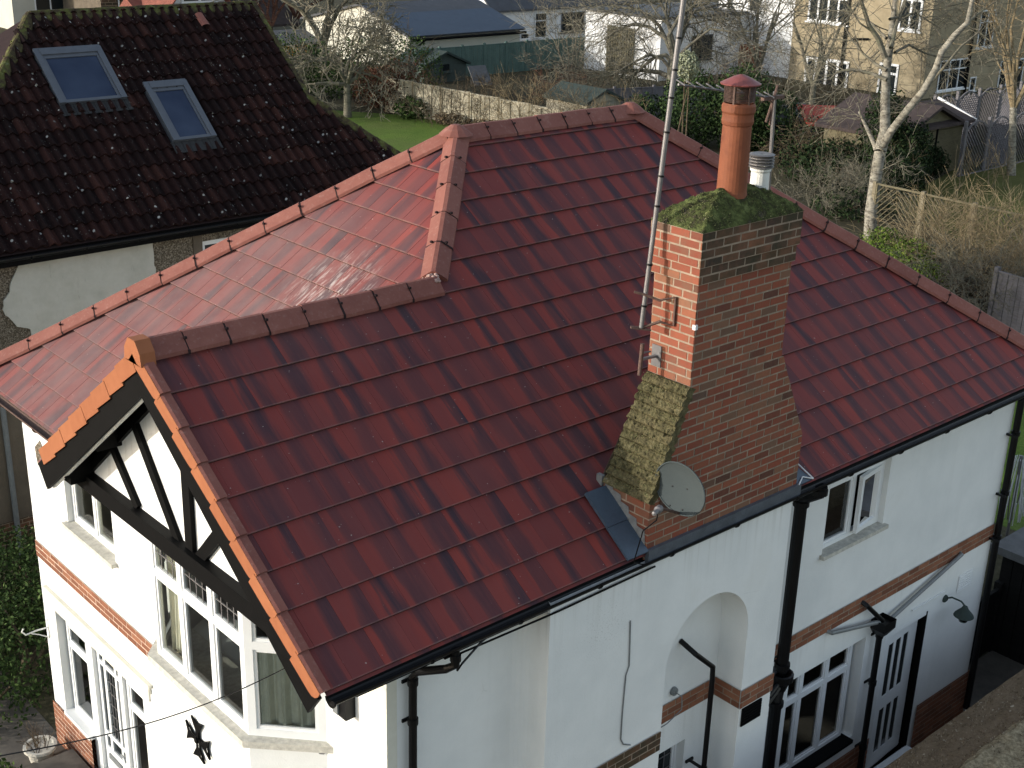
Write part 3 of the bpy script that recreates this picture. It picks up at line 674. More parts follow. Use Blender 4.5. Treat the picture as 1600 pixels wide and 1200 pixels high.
# --- brick bands and plinths
def bricks(name,faces,mats,parent,seed=1,t=.003,g=.075,w=.225,v_off=0.0,mort=.015,jit=.003,m=0):
    mb=MB()
    for i,(O,U,V,polys) in enumerate(faces):
        tiles(mb,O,U,V,polys,g,w,t,mort,mort,0.5,m,1,jit,True,v_off,0.0,seed+i)
    return obj(name,mb,mats,parent)
def rect(u0,u1,v0,v1): return [(u0,v0),(u1,v0),(u1,v1),(u0,v1)]
e=.012
bricks('brick_band',[((WX0-e,WY1,-2.42),-Yv,Zv,[rect(0,WY1-CY1-.02,0,.225)])],['band_brick','mortar_white'],house,2)
bricks('brick_band',[((0,WY0-e,-2.44),Xv,Zv,[rect(5.68,WX1+.0,0,.225)])],['band_brick','mortar'],house,3)
bricks('brick_band',[((0,-e,-2.34),Xv,Zv,[rect(2.75,NX0-.01,0,.225)])],['sooty_brick','mortar'],house,4)
bricks('brick_band',[((0,WY0-e,-2.42),Xv,Zv,[rect(NX0+.01,NX1-.012,0,.225)]),((NX1-e,WY0-.012,-2.42),-Yv,Zv,[rect(0,WY0-.012+.0,0,.225)]),((0,-e,-2.42),Xv,Zv,[rect(NX1-e,BX1+e,0,.225)])],['band_brick','mortar'],house,5)
e=.02
bricks('brick_plinth',[((0,WY0-e,GZ),Xv,Zv,[rect(5.68,8.40,0,.70),rect(9.50,WX1+e,0,.70)]),((WX1+e,WY0-e,GZ),Yv,Zv,[rect(0,3,0,.7)])],['band_brick','mortar'],house,6)
bricks('brick_plinth',[((WX0-e,WY1+e,GZ),-Yv,Zv,[rect(0,WY1+e-7.32,0,.64),rect(WY1+e-7.32,WY1+e-6.55,0,.66)])],['band_brick','mortar_white'],house,8)
bricks('porch_brick',[((WX0+.13,7.32,GZ),-Yv,Zv,[rect(0,.62,0,.62)])],['band_brick','mortar_white'],house,9)

# --- windows
def window(O,U,N,w,h,cols,transom=None,fr=.055,lead=False,sill=True,name='window',parent=house,mat='upvc',glass='glass',dp=.07,open_col=None,sillmat='upvc',sd=.10,tr_only=None,mull=.06,curt=None):
    O,U,N=Vector(O),Vector(U).normalized(),Vector(N).normalized()
    mb=MB(); Z=Zv
    def B(a,b,c,d,o=0.0,dd=None):
        dd=dd or dp; mb.box(O+U*a+Z*c+N*o-N*dd,U*(b-a),Z*(d-c),N*dd)
    B(0,fr,0,h); B(w-fr,w,0,h); B(fr,w-fr,0,fr); B(fr,w-fr,h-fr,h)
    tot=sum(cols); xs=[0]
    for c in cols: xs.append(xs[-1]+c/tot*w)
    for x in xs[1:-1]: B(x-mull/2,x+mull/2,fr,h-fr)
    if transom is not None: 
        for i in range(len(cols)): B(xs[i]+(fr if i==0 else mull/2),xs[i+1]-(fr if i==len(cols)-1 else mull/2),transom-mull/2,transom+mull/2)
    root=None; sashes=[]; panes=[]
    for i in range(len(cols)):
        a=xs[i]+(fr if i==0 else mull/2); b=xs[i+1]-(fr if i==len(cols)-1 else mull/2)
        rows=[(fr,h-fr)] if transom is None else [(fr,transom-mull/2),(transom+mull/2,h-fr)]
        for k,(c,d) in enumerate(rows):
            if open_col==i and k==0: continue
            s=.03   # inner sash
            for q in ((a,a+s,c,d),(b-s,b,c,d),(a+s,b-s,c,c+s),(a+s,b-s,d-s,d)): B(q[0],q[1],q[2],q[3],-.012,.035)
            panes.append((a+s*.5,b-s*.5,c+s*.5,d-s*.5,k))
    f=obj(name,mb,[mat],parent)
    for (a,b,c,d,k) in panes:
        pm=MB(); pm.face([O+U*a+Z*c-N*.03,O+U*b+Z*c-N*.03,O+U*b+Z*d-N*.03,O+U*a+Z*d-N*.03]); obj('pane',pm,[glass],f)
        if lead and (k==1 or lead=='all'):
            lm=MB(); nx=max(2,round((b-a)/.11)); nz=max(2,round((d-c)/.17))
            for q in range(1,nx): lm.box(O+U*(a+(b-a)*q/nx-.005)+Z*c-N*.03,U*.01,Z*(d-c),N*.006)
            for q in range(1,nz): lm.box(O+U*a+Z*(c+(d-c)*q/nz-.005)-N*.03,U*(b-a),Z*.01,N*.0075)
            obj('leading',lm,['galvanised'],f)
    if open_col is not None:
        i=open_col; a=xs[i]+mull/2; b=xs[i+1]-fr; c=fr; d=(transom or h)-mull/2
        ang=math.radians(8); hinge=O+U*b+N*.01; U2=(-U*math.cos(ang)+N*math.sin(ang)); N2=U2.cross(Z); sm=MB(); ww=b-a; s=.055
        for q in ((0,s,c,d),(ww-s,ww,c,d),(s,ww-s,c,c+s),(s,ww-s,d-s,d)): sm.box(hinge+U2*q[0]+Z*q[2],U2*(q[1]-q[0]),Z*(q[3]-q[2]),N2*.045)
        obj('open_casement',sm,[mat],f); pm=MB(); 
        pm.face([hinge+U2*s+Z*(c+s)+N2*.02,hinge+U2*(ww-s)+Z*(c+s)+N2*.02,hinge+U2*(ww-s)+Z*(d-s)+N2*.02,hinge+U2*s+Z*(d-s)+N2*.02]); obj('pane',pm,[glass],f)
    if sill:
        sm=MB(); sm.box(O-U*.04-Z*.045-N*.02,U*(w+.08),Z*.049,N*(sd+.02)); obj('sill',sm,[sillmat],f)
    return f
def curtain(O,U,N,w,z0,z1,seed,mat='curtain',parent=house,taper=0.0):
    O,U,N=Vector(O),Vector(U).normalized(),Vector(N).normalized(); mb=MB(); n=40; rnd=random.Random(seed); ph=rnd.random()*6
    def P(i,z,k):
        q=i/n; wv=.035*math.sin(q*n*.55+ph)+.015*math.sin(q*n*1.3+ph*2)
        return O+U*(w*q*(1-taper*k))+N*wv+Zv*z
    rows=6
    for i in range(n):
        for r in range(rows):
            k0,k1=1-r/rows,1-(r+1)/rows
            mb.face([P(i,z0+(z1-z0)*r/rows,k0),P(i+1,z0+(z1-z0)*r/rows,k0),P(i+1,z0+(z1-z0)*(r+1)/rows,k1),P(i,z0+(z1-z0)*(r+1)/rows,k1)])
    return obj('curtain',mb,[mat],parent,smooth=True)
w2=window((WX0-.0+.07,W2[1],W2[2]),-Yv,-Xv,W2[1]-W2[0],W2[3]-W2[2],[1,1],None,fr=.06,sillmat='stone_sill',sd=.14)
bay=window((BF,BY1,-1.53),-Yv,-Xv,BY1-BY0,1.40,[1,1,1],.93,fr=.065,lead=True,sill=False,name='bay_window',mull=.075)
cu=Vector((WX0-BF,CY0-BY0,0)); cn=Vector((cu.y,-cu.x,0)).normalized()
bay_r=window((BF,BY0,-1.53),cu,cn,cu.length,1.40,[1],.93,fr=.075,lead=False,sill=False,name='bay_window',mull=.08)
cu2=Vector((BF-WX0,BY1-CY1,0)); cn2=Vector((cu2.y,-cu2.x,0)).normalized()
bay_l=window((WX0,CY1,-1.53),cu2,cn2,cu2.length,1.40,[1],.93,fr=.075,lead=False,sill=False,name='bay_window',mull=.08)
mb=MB()   # bay sill slab with crumbling flashing
def slab(mb,P,z0,z1,m=0):
    mb.face([(x,y,z1) for x,y in P],m); mb.face([(x,y,z0) for x,y in P][::-1],m)
    for i in range(len(P)): a,b=P[i],P[(i+1)%len(P)]; mb.face([(a[0],a[1],z0),(b[0],b[1],z0),(b[0],b[1],z1),(a[0],a[1],z1)],m)
slab(mb,[(WX0,CY0-.10),(BF-.09,BY0-.04),(BF-.09,BY1+.04),(WX0,CY1+.10)][::-1],-1.60,-1.532)
obj('bay_sill',mb,['stone_sill'],house)
mb=MB(); rnd=random.Random(4)
def flash(mb,A,B,n,z):
    A,B=Vector(A),Vector(B); d=(B-A)/n; out=d.normalized().cross(Zv)*-1
    for i in range(n):
        dr=rnd.uniform(.02,.06); p=A+d*i; q=A+d*(i+1); mbm=(p+q)/2
        mb.face([p+Zv*z,q+Zv*z,q+Zv*(z-.015),mbm+Zv*(z-dr)+(q-p)*.2,mbm+Zv*(z-dr)-(q-p)*.2,p+Zv*(z-.015)])
flash(mb,(BF-.012,BY1,0),(BF-.012,BY0,0),26,-1.60); flash(mb,(BF-.008,BY0-.006,0),(WX0-.01,CY0-.012,0),7,-1.60)
obj('sill_flashing',mb,['lead_pale'],house)
mb=MB(); mb.face([(BF+.02,BY0+.03,-.125),(BF+.02,BY1-.03,-.125),(WX0,CY1-.05,-.125),(WX0,CY0+.05,-.125)][::-1]); mb.face([(BF+.06,BY0+.03,-1.56),(BF+.06,BY1-.03,-1.56),(1.3,CY1-.05,-1.56),(1.3,CY0+.05,-1.56)]); obj('window_board',mb,['upvc'],house)
curtain((BF+.16,BY1-.05,0),-Yv,Xv,.46,-1.5,-.30,1,taper=.45); curtain(Vector((BF+.04,BY0-.07,0))+cn*-.10,cu,cn,.60,-1.5,-.55,2); curtain((WX0+.3,W2[0]+.42,0),-Yv,Xv,.4,-1.45,-.55,3)
window((0+UPW[0],WY0+.07,UPW[2]),Xv,-Yv,UPW[1]-UPW[0],UPW[3]-UPW[2],[1,1],.80,fr=.055,open_col=1,sillmat='stone_sill',sd=.13)
window((KIT[0],WY0+.10,KIT[2]),Xv,-Yv,KIT[1]-KIT[0]-.10,KIT[3]-KIT[2],[.8,1,1],1.02,fr=.055,sillmat='black_paint',sd=.16)
window((NIW[0],WY0+.10,NIW[2]),Xv,-Yv,NIW[1]-NIW[0],NIW[3]-NIW[2],[1],None,fr=.03,lead='all',sill=False,glass='dark_glass')
# --- rear side door, ajar inwards
mb=MB(); x0,x1,z0,z1=DOR
mb.box((x0,WY0+.0,z0),(.06,0,0),(0,.12,0),(0,0,z1-z0)); mb.box((x0+.06,WY0,z1-.06),(x1-x0-.06,0,0),(0,.12,0),(0,0,.06)); mb.box((x0,WY0-.10,z0-.08),(x1-x0,0,0),(0,.22,0),(0,0,.08))
dfr=obj('door_frame',mb,['upvc'],house)
ang=math.radians(4); U2=Vector((math.cos(ang),math.sin(ang),0)); N2=Vector((math.sin(ang),-math.cos(ang),0)); H=Vector((x0+.07,WY0+.07,z0)); dw=.80; dh=z1-z0-.07
mb=MB(); cols=[0,.10,.20,.26,.36,.42,.52,dw]
def DB(a,b,c,d,t=.045): mb.box(H+U2*a+Zv*c,U2*(b-a),Zv*(d-c),N2*t)
DB(0,.09,0,dh); DB(.215,.275,0,dh); DB(.40,.46,0,dh); DB(.585,dw,0,dh)
for a,b in ((.09,.215),(.275,.40),(.46,.585)): DB(a,b,0,.22); DB(a,b,.88,1.08); DB(a,b,dh-.16,dh)
dr=obj('side_door',mb,['upvc'],house)
mb=MB(); mb.abox(x1-.03,x1-.003,WY0-.004,WY0+.2,z0,z1-.01); obj('doorway_shade',mb,['black_paint'],house)  # black strip added to stand for the shade inside the door opening
for a,b in ((.09,.215),(.275,.40),(.46,.585)):
    for c,d in ((.22,.88),(1.08,dh-.16)):
        pm=MB(); pm.face([H+U2*a+Zv*c+N2*.038,H+U2*b+Zv*c+N2*.038,H+U2*b+Zv*d+N2*.038,H+U2*a+Zv*d+N2*.038]); obj('pane',pm,['dark_glass'],dr)
# --- porch: head moulding, side windows, glazed door
mb=MB(); mb.abox(WX0-.05,WX0-.005,4.70,7.50,-2.80,-2.76); mb.abox(WX0-.035,WX0-.004,4.74,7.46,-2.90,-2.80); mb.abox(WX0-.02,WX0-.003,4.78,7.42,-3.02,-2.90); obj('porch_moulding',mb,['cream_render'],house)
PX=WX0+.10
window((PX,7.28,-4.52),-Yv,-Xv,.66,1.32,[1],1.0,fr=.05,sillmat='upvc',sd=.13,glass='frosted_glass',name='porch_window')
window((PX,5.62,-5.1),-Yv,-Xv,.62,1.90,[1],1.55,fr=.05,sill=False,glass='frosted_glass',name='porch_window')
mb=MB(); mb.abox(PX-.05,PX+.05,6.42,6.60,GZ+.01,-3.04); mb.abox(PX-.04,PX+.05,5.64,5.74,GZ+.01,-3.04); mb.abox(PX-.03,PX+.05,5.74,6.42,-3.12,-3.04); pf=obj('porch_door_frame',mb,['upvc'],house)
mb=MB(); dy0,dy1=5.75,6.41; zt=-3.13
def DD(a,b,c,d,x=PX): mb.abox(x,x+.045,a,b,c,d)
ys=[dy1,dy1-.07,dy1-.17,dy1-.23,dy1-.47,dy1-.52,dy1-.60,dy0]
DD(ys[1],ys[0],-5.15,zt); DD(ys[3],ys[2],-5.15,zt); DD(ys[5],ys[4],-5.15,zt); DD(ys[7],ys[6],-5.15,zt)
for a,b in ((ys[2],ys[1]),(ys[4],ys[3]),(ys[6],ys[5])):
    DD(a,b,-5.15,-4.55); DD(a,b,-4.38,-4.32) ; DD(a,b,-3.36,-3.30); DD(a,b,zt-.03,zt)
pd=obj('front_door',mb,['upvc'],house)
for a,b in ((ys[2],ys[1]),(ys[4],ys[3]),(ys[6],ys[5])):
    for c,d in ((-4.55,-4.38),(-4.32,-3.36),(-3.30,zt-.03)):
        pm=MB(); pm.face([(PX+.02,b,c),(PX+.02,a,c),(PX+.02,a,d),(PX+.02,b,d)]); obj('pane',pm,['dark_glass'],pd)
mb=MB()
for q in range(1,3): mb.abox(PX+.008,PX+.016,ys[3]-.24*q/3-.004,ys[3]-.24*q/3+.004,-4.32,-3.36)
for q in range(1,6): mb.abox(PX+.007,PX+.015,ys[4],ys[3],-4.32+.96*q/6-.004,-4.32+.96*q/6+.004)
obj('leading',mb,['galvanised'],pd)
mb=MB(); mb.abox(PX-.02,PX,dy0+.20,dy1-.12,-4.70,-4.63); mb.tube([(PX-.03,dy0+.05,-4.42),(PX-.03,dy0+.15,-4.42)],.012,8); mb.tube([(PX-.03,dy0+.05,-4.42),(PX,dy0+.05,-4.42)],.012,8); obj('handle',mb,['grey_plastic'],pd)
# --- vent hole, small grille, render mouldings, patches
mb=MB(); mb.abox(5.18,5.50,-.018,-.002,-2.66,-2.44); 
for q in range(6): mb.abox(5.19,5.49,-.026,-.018,-2.64+q*.035,-2.625+q*.035)
obj('air_brick',mb,['black_paint'],house)
mb=MB()
for q in range(6): mb.abox(10.10,10.40,WY0-.02,WY0-.004,-2.98+q*.035,-2.96+q*.035)
mb.abox(10.08,10.42,WY0-.014,WY0-.003,-3.01,-2.76); obj('wall_vent',mb,['upvc'],house)
mb=MB(); mb.abox(9.0,9.75,WY0-.02,WY0-.004,-2.87,-2.85); obj('cable_trunking',mb,['upvc'],house)
# patch of missing render and a thin dark crack
def cut_patch(name,pts,th,mat,parent,nrm):
    mb=MB(); nrm=Vector(nrm); P=[Vector(p) for p in pts]; mb.face([p+nrm*th for p in P])
    for i in range(len(P)): a,b=P[i],P[(i+1)%len(P)]; mb.face([a,b,b+nrm*th,a+nrm*th])
    return obj(name,mb,[mat],parent)
cut_patch('bare_patch',[onX(u,v,WX0-.002) for u,v in ((55,698),(58,694),(60,692),(62,688),(66,697),(70,708),(74,713),(73,719),(66,728),(60,727),(57,712))],.006,'pebbledash',house,(-1,0,0))

# --- the tall brick chimney of the house
chp=[(3.50,-.15,-0.0),]
CB=0.078; cx0,cx1=3.92,5.21; bx0,bx1=3.50,5.68
zA,zB,zC=6*CB,19*CB,37*CB       # shoulder start, shoulder end, top
CY=0.50
def cbricks(mb,O,U,V,polys,seed,m,t=.003):
    tiles(mb,O,U,V,polys,CB,.225,t,.017,.017,.5,m,1,.003,True,0.0,0.0,seed)
mb=MB(); y0=-.004
cbricks(mb,(0,y0,0),Xv,Zv,[[(bx0,-.1),(bx1,-.1),(bx1+.01,zA+.1),(bx0,zA)]],1,0)
cbricks(mb,(0,y0,0),Xv,Zv,[[(bx0,zA),(bx1+.01,zA+.1),(cx1+.03,zB),(cx0,zB)]],2,0)
cbricks(mb,(0,y0,0),Xv,Zv,[rect(cx0,cx1,zB,31*CB)],3,0)
cbricks(mb,(cx0,CY,0),-Yv,Zv,[rect(0,CY-y0,zB,31*CB)],4,0)
cbricks(mb,(bx0,.62,0),-Yv,Zv,[rect(0,.62-y0,-.1,zA)],5,0)
cbricks(mb,(cx1,y0,0),Yv,Zv,[rect(0,CY-y0,zB-.4,31*CB)],6,0); cbricks(mb,(cx1,CY,0),-Xv,Zv,[rect(0,cx1-cx0,zB-.4,31*CB)],7,0)
cbricks(mb,(bx1,y0,0),Yv,Zv,[rect(0,.62,-.1,zA+.1)],8,0)
mb.face([(bx0,.62,zA),(cx0,CY,zB),(cx1,CY,zB),(bx1,.62,zA)],1)
d=Vector((cx1+.03-bx1-.01,0,zB-zA-.1)); cbricks(mb,(bx1+.01,y0,zA+.1),Yv,d.normalized(),[rect(0,.58,0,d.length)],9,0)
chim=obj('chimney',mb,['chimney_brick','mortar'],house)
mb=MB()     # corbelled, sooty head
for k,(o,za,zb) in enumerate(((.022,31*CB,33*CB),(.040,33*CB,zC))):
    x0,x1,ya,yb=cx0-o,cx1+o,y0-o,CY+o
    cbricks(mb,(0,ya,0),Xv,Zv,[rect(x0,x1,za,zb)],20+k,0); cbricks(mb,(x0,yb,0),-Yv,Zv,[rect(0,yb-ya,za,zb)],30+k,2)
    cbricks(mb,(x1,ya,0),Yv,Zv,[rect(0,yb-ya,za,zb)],40+k,0); cbricks(mb,(x1,yb,0),-Xv,Zv,[rect(0,x1-x0,za,zb)],50+k,0)
    mb.face([(x0,ya,za),(x0,yb,za),(x1,yb,za),(x1,ya,za)],1)
obj('corbelled_head',mb,['sooty_brick','mortar','chimney_brick'],chim)
mb=MB()     # tumbled mossy brick shoulder
d=Vector((cx0-bx0,0,zB-zA)); V=d.normalized(); L=d.length; n=12; rnd=random.Random(3)
NS_=Vector((-V.z,0,V.x)); na,nb_=150,72
def shh(a,y):
    k=a/L*n; fr_=k-math.floor(k); row=math.floor(k); yy=(y+.6+row*.31)/.215; fj=yy-math.floor(yy)
    h=.030*(1-fr_)+.012*min(1,min(fr_,1-fr_)*9)*1.0+.010*min(1,min(fj,1-fj)*8)
    h+=.016*mnoise.noise(Vector((a*22,y*22,3.1)))+.010*mnoise.noise(Vector((a*60,y*60,1.7)))
    h-=.020*max(0,mnoise.noise(Vector((a*34,y*34,9.3)))-.25)*2.2
    return h
G_={}
for i in range(na+1):
    for j in range(nb_+1):
        a=L*i/na; e=mnoise.noise(Vector((a*14,0,5)))*.012; y=-.016+e+(.56-.05*i/na+.016)*j/nb_
        G_[i,j]=Vector((bx0,0,zA))+V*a+Yv*y+NS_*(shh(a,y)-.006)
for i in range(na):
    for j in range(nb_):
        k=math.floor((i+.5)/na*n); mb.face([G_[i,j],G_[i,j+1],G_[i+1,j+1],G_[i+1,j]],0,c=random.Random(k*31+int((j/nb_*.56+k*.31)/.215)).random())
for i in range(na): mb.face([G_[i,0],G_[i+1,0],G_[i+1,0]-NS_*.09,G_[i,0]-NS_*.09],0); mb.face([G_[i,nb_],G_[i,nb_]-NS_*.09,G_[i+1,nb_]-NS_*.09,G_[i+1,nb_]],0)
for j in range(nb_): mb.face([G_[0,j],G_[0,j]-NS_*.08,G_[0,j+1]-NS_*.08,G_[0,j+1]],0)
sh=obj('mossy_shoulder',mb,['moss_brick'],chim)
def tufts(name,surf,n,size,mat,parent,seed,up=None):
    mb=MB(); rnd=random.Random(seed)
    for i in range(n):
        p,N=surf(rnd); a=Vector((rnd.uniform(-1,1),rnd.uniform(-1,1),rnd.uniform(-1,1))); t=N.cross(a).normalized()
        l=size*rnd.uniform(.4,1.3); w=l*.45; tip=p+N*l*rnd.uniform(.3,1)+t*l*.6; s=N.cross(t)*w
        mb.face([p-s*.5,p+s*.5,tip],0,c=rnd.random())
    return obj(name,mb,[mat],parent)
def s_sh(r):
    k=r.random()*.999; return Vector((bx0,0,zA))+V*(L*k)+Yv*r.uniform(0,.52)+Vector((-V.z,0,V.x))*.025,Vector((-V.z,0,V.x))
tufts('moss',s_sh,900,.018,'moss_blade',sh,5)
# moss covered mortar flaunching
mb=MB(); n1,n2=80,36; X0,X1,Y0,Y1=cx0-.05,cx1+.05,y0-.05,CY+.05
rnd=random.Random(9)
def fh(x,y):
    u=(x-X0)/(X1-X0); v=(y-Y0)/(Y1-Y0); e1=min(u,1-u)*(X1-X0); e2=min(v,1-v)*(Y1-Y0)
    e=min(e1*.55,e2); h=.27*(1-math.exp(-e*4.2))/.75 
    return zC+h+(.022*mnoise.noise(Vector((x*9,y*9,4)))+.016*mnoise.noise(Vector((x*27,y*27,8))))*min(1,e*12)
for i in range(n1):
    for j in range(n2):
        q=[]
        for a,b in ((i,j),(i+1,j),(i+1,j+1),(i,j+1)):
            x=X0+(X1-X0)*a/n1; y=Y0+(Y1-Y0)*b/n2; q.append((x,y,fh(x,y)))
        mb.face(q,0)
fl=obj('mossy_flaunching',mb,['chimney_moss'],chim,smooth=True)
def s_fl(r):
    while 1:
        x=r.uniform(X0,X1); y=r.uniform(Y0,Y1)
        if mnoise.noise(Vector((x*7,y*7,2.2)))>-.12: break
    e=.01
    N=Vector((-(fh(x+e,y)-fh(x-e,y))/(2*e),-(fh(x,y+e)-fh(x,y-e))/(2*e),1)).normalized(); return Vector((x,y,fh(x,y)-.003)),N
tufts('moss',s_fl,5200,.016,'moss_blade',fl,6)
def s_edge(r):
    x=r.uniform(X0,X1); z=zC-abs(r.gauss(0,.07)); return Vector((x,y0-.045,z)),Vector((0,-1,.2)).normalized()
# pots
PZ=3.12; pp=onY(1143,297,.24); px_,pz_=pp.x,pp.z
mb=MB(); R=.135
mb.lathe((px_,.24,pz_-.05),[(R+.005,0),(R*.98,.05),(R*.93,.62),(R*.99,.63),(R*1.03,.66),(R*1.0,.69),(R*1.0,.72),(R*1.08,.74),(R*1.08,.79),(R*.98,.81),(R*.9,.81),(R*.9,.70),(R*.85,.0)],28)
pot=obj('chimney_pot',mb,['terracotta'],chim,smooth=False)
mb=MB()
for k in range(12): mb.lathe((px_,.24,pz_+.77+k*.012),[(R*.92,0),(R*.97,.004),(R*.92,.008),(R*.86,.008)],24)
for k in range(6):
    a=math.pi*2*k/6+.3; mb.bar((px_+R*.96*math.cos(a),.24+R*.96*math.sin(a),pz_+.74),(px_+R*.98*math.cos(a),.24+R*.98*math.sin(a),pz_+.93),.016,.008)
obj('cowl_mesh',mb,['rusty'],pot)
mb=MB(); zc=pz_+.915; n=24
mb.lathe((px_,.24,zc),[(R*1.28,0),(R*1.30,.01),(R*.5,.065),(0.01,.085)],n); mb.lathe((px_,.24,zc),[(0.01,.0),(R*1.28,0)],n); obj('cowl_cap',mb,['cowl_red'],pot)
p2=onY(1187,281,.30)
mb=MB(); mb.lathe((p2.x,.30,p2.z-.08),[(.085,0),(.083,.155),(.095,.17),(.095,.19),(.08,.19),(.07,.1)],20); pt2=obj('chimney_pot',mb,['old_white_paint'],chim); tag(pt2,'short white chimney pot')
mb=MB()
for k in range(4): mb.lathe((p2.x,.30,p2.z+.115+k*.027),[(.085,0),(.115,.005),(.115,.014),(.085,.020)],20)
mb.lathe((p2.x,.30,p2.z+.222),[(.11,0),(.118,.010),(.09,.018),(0.01,.012)],20); obj('louvred_cowl',mb,['galvanised'],pt2)
# lead flashings around the chimney
mb=MB(); mb.box((bx0-.01,-.045,-.115),(bx1-bx0+.05,0,0),(0,.048,0),(0,0,.135)); obj('lead_apron',mb,['lead'],chim)
mb=MB()
up=Vector((0,-s_,c_)); sv=Vector((0,c_,s_))
A=Vector((bx0-.27,0,0)); mb.box(A+up*.012-sv*.02,Xv*.265,sv*.345,up*.022); mb.box(A+up*.012+sv*.327,Xv*.265,sv*.375,up*.030); obj('lead_soaker',mb,['lead_blue'],chim)
A=Vector((bx1+.0,0,0)); mb=MB(); P=[A+up*.03-sv*.02,A+Xv*.24+up*.03-sv*.02,A+Xv*.05+up*.04+sv*.36,A+up*.045+sv*.40]; mb.face(P); 
for i in range(4): a,b=P[i],P[(i+1)%4]; mb.face([a,b,b-up*.03,a-up*.03])
mb.tube([P[1]+up*.012,P[1].lerp(P[2],.5)+up*.02+Xv*.02,P[2]+up*.012],.008,6,1); mb.tube([P[0]+up*.012,P[0].lerp(P[1],.5)+up*.012+sv*.06,P[1]+up*.012],.008,6,1)
obj('lead_soaker',mb,['lead_blue','cable_white'],chim)
mb=MB(); n=5      # stepped flashing
for k in range(n):
    ya=.01+k*.105; z_=ya*TANP; mb.face([(bx0-.010,ya,z_+.02),(bx0-.010,ya+.115,z_+.02+.115*TANP),(bx0-.010,ya+.115,z_+.115*TANP+.115),(bx0-.010,ya+.02,z_+.115*TANP+.10)][::-1])
    mb.face([(bx0-.010,ya,z_+.02),(bx0-.030,ya,z_+.02),(bx0-.030,ya+.115,z_+.02+.115*TANP),(bx0-.010,ya+.115,z_+.02+.115*TANP)])
mb.box((bx0-.03,.57,.44),(.04,0,0),(0,.07,0),(0,0,.10)); obj('stepped_flashing',mb,['lead_pale'],chim)

# --- rainwater and soil pipes (parts of the house)
def pipe(name,pts,r,mat='black_plastic',n=12,brk=(),wall=None,parent=house):
    mb=MB(); P=[Vector(p) for p in pts]; mb.tube(P,r,n)
    for p in brk:
        p=Vector(p); mb.tube([p-Zv*.03,p+Zv*.03],r*1.28,n)
        if wall: 
            w=Vector(wall); mb.bar(p,p+w,.03,.02); t=w.normalized().cross(Zv); mb.bar(p+w-t*r*2,p+w+t*r*2,.02,.03)
    return obj(name,mb,[mat],parent)
YW=WY0
def yp(v,u,y): return onY(v,u,y)
pipe('downpipe',[(1.28,-.015,-.12),(1.28,-.015,-.27),(1.24,.06,-.33),(1.10,YW-.10,-.39),(1.08,YW-.06,-.45),(1.08,YW-.06,GZ+.1)],.036,brk=[(1.28,-.015,-.20),(1.08,YW-.06,-.50),(1.08,YW-.06,-.88),(1.08,YW-.06,-2.6)],wall=(0,.055,0))
pipe('downpipe',[(6.12,-.015,-.13),(6.12,.0,-.22),(6.10,.12,-.30),(6.10,.19,-.36),(6.10,.19,-2.45)],.068,brk=[(6.12,0,-.20),(6.10,.19,-.40),(6.10,.19,-2.38)],wall=(0,.15,0))
mb=MB(); mb.lathe((6.10,.19,-2.72),[(.05,0),(.07,.02),(.10,.12),(.14,.16),(.14,.24),(.12,.25),(.06,.2)],14); mb.tube([(6.10,.19,-2.60),(5.95,.15,-2.66),(5.78,.12,-2.70)],.045,10); mb.tube([(5.80,.12,-2.62),(6.05,.16,-2.55)],.035,10); mb.tube([(6.13,.19,-2.50),(6.24,.22,-2.54),(6.26,.24,-2.62),(6.18,.22,-2.68)],.035,8); obj('hopper_head',mb,['black_plastic'],house)
pipe('downpipe',[(6.08,.19,-2.70),(6.05,.18,-2.80),(6.05,.18,GZ+.05)],.068,brk=[(6.05,.18,-2.85),(6.05,.18,-3.9)],wall=(0,.15,0))
hx=onY(1379,985,.24); HX,HZ=hx.x,hx.z
mb=MB(); z0=HZ-.06; s=.12
for (h0,w0,h1,w1) in ((0,.05,.10,.12),(.10,.12,.22,.12)):
    P0=[(HX-w0,.24-w0*.8,z0+h0),(HX+w0,.24-w0*.8,z0+h0),(HX+w0,.34,z0+h0),(HX-w0,.34,z0+h0)]; P1=[(HX-w1,.24-w1*.8,z0+h1),(HX+w1,.24-w1*.8,z0+h1),(HX+w1,.34,z0+h1),(HX-w1,.34,z0+h1)]
    for i in range(4): mb.face([P0[i],P0[(i+1)%4],P1[(i+1)%4],P1[i]])
mb.face([(HX-.1,.16,z0+.17),(HX+.1,.16,z0+.17),(HX+.1,.33,z0+.17),(HX-.1,.33,z0+.17)]); obj('hopper_head',mb,['black_plastic'],house)
pipe('downpipe',[(HX,.27,z0+.03),(HX,.27,GZ+.05)],.038,brk=[(HX,.27,z0-.02),(HX,.27,-3.55),(HX,.27,-4.5)],wall=(0,.07,0))
a=onY(1503,866,.29); b=onY(1386,972,.27); pipe('waste_pipe',[(a.x+.02,YW,a.z),(a.x,.29,a.z),(b.x,.27,b.z)],.026,'grey_plastic',brk=[])
a=onY(1298,990,.29); pipe('waste_pipe',[(a.x,YW,a.z+.01),(a.x+.02,.29,a.z),(HX-.08,.26,z0+.20)],.026,'grey_plastic')
a=onY(1352,943,.29); pipe('waste_pipe',[(a.x,YW,a.z),(a.x+.01,.28,a.z-.02),(HX-.02,.25,z0+.2)],.03,'black_plastic')
pipe('downpipe',[(XB-.15,.0,-.13),(XB-.15,.05,-.2),(WX1+.025,.285,-.45),(WX1+.025,.285,GZ+.1)],.045,brk=[(WX1+.025,.285,-.9),(WX1+.025,.285,-1.75),(WX1+.025,.285,-2.4)],wall=(-.12,0,0))
a=onY(1091,1028,.10); c=onY(1117,1048,.10)
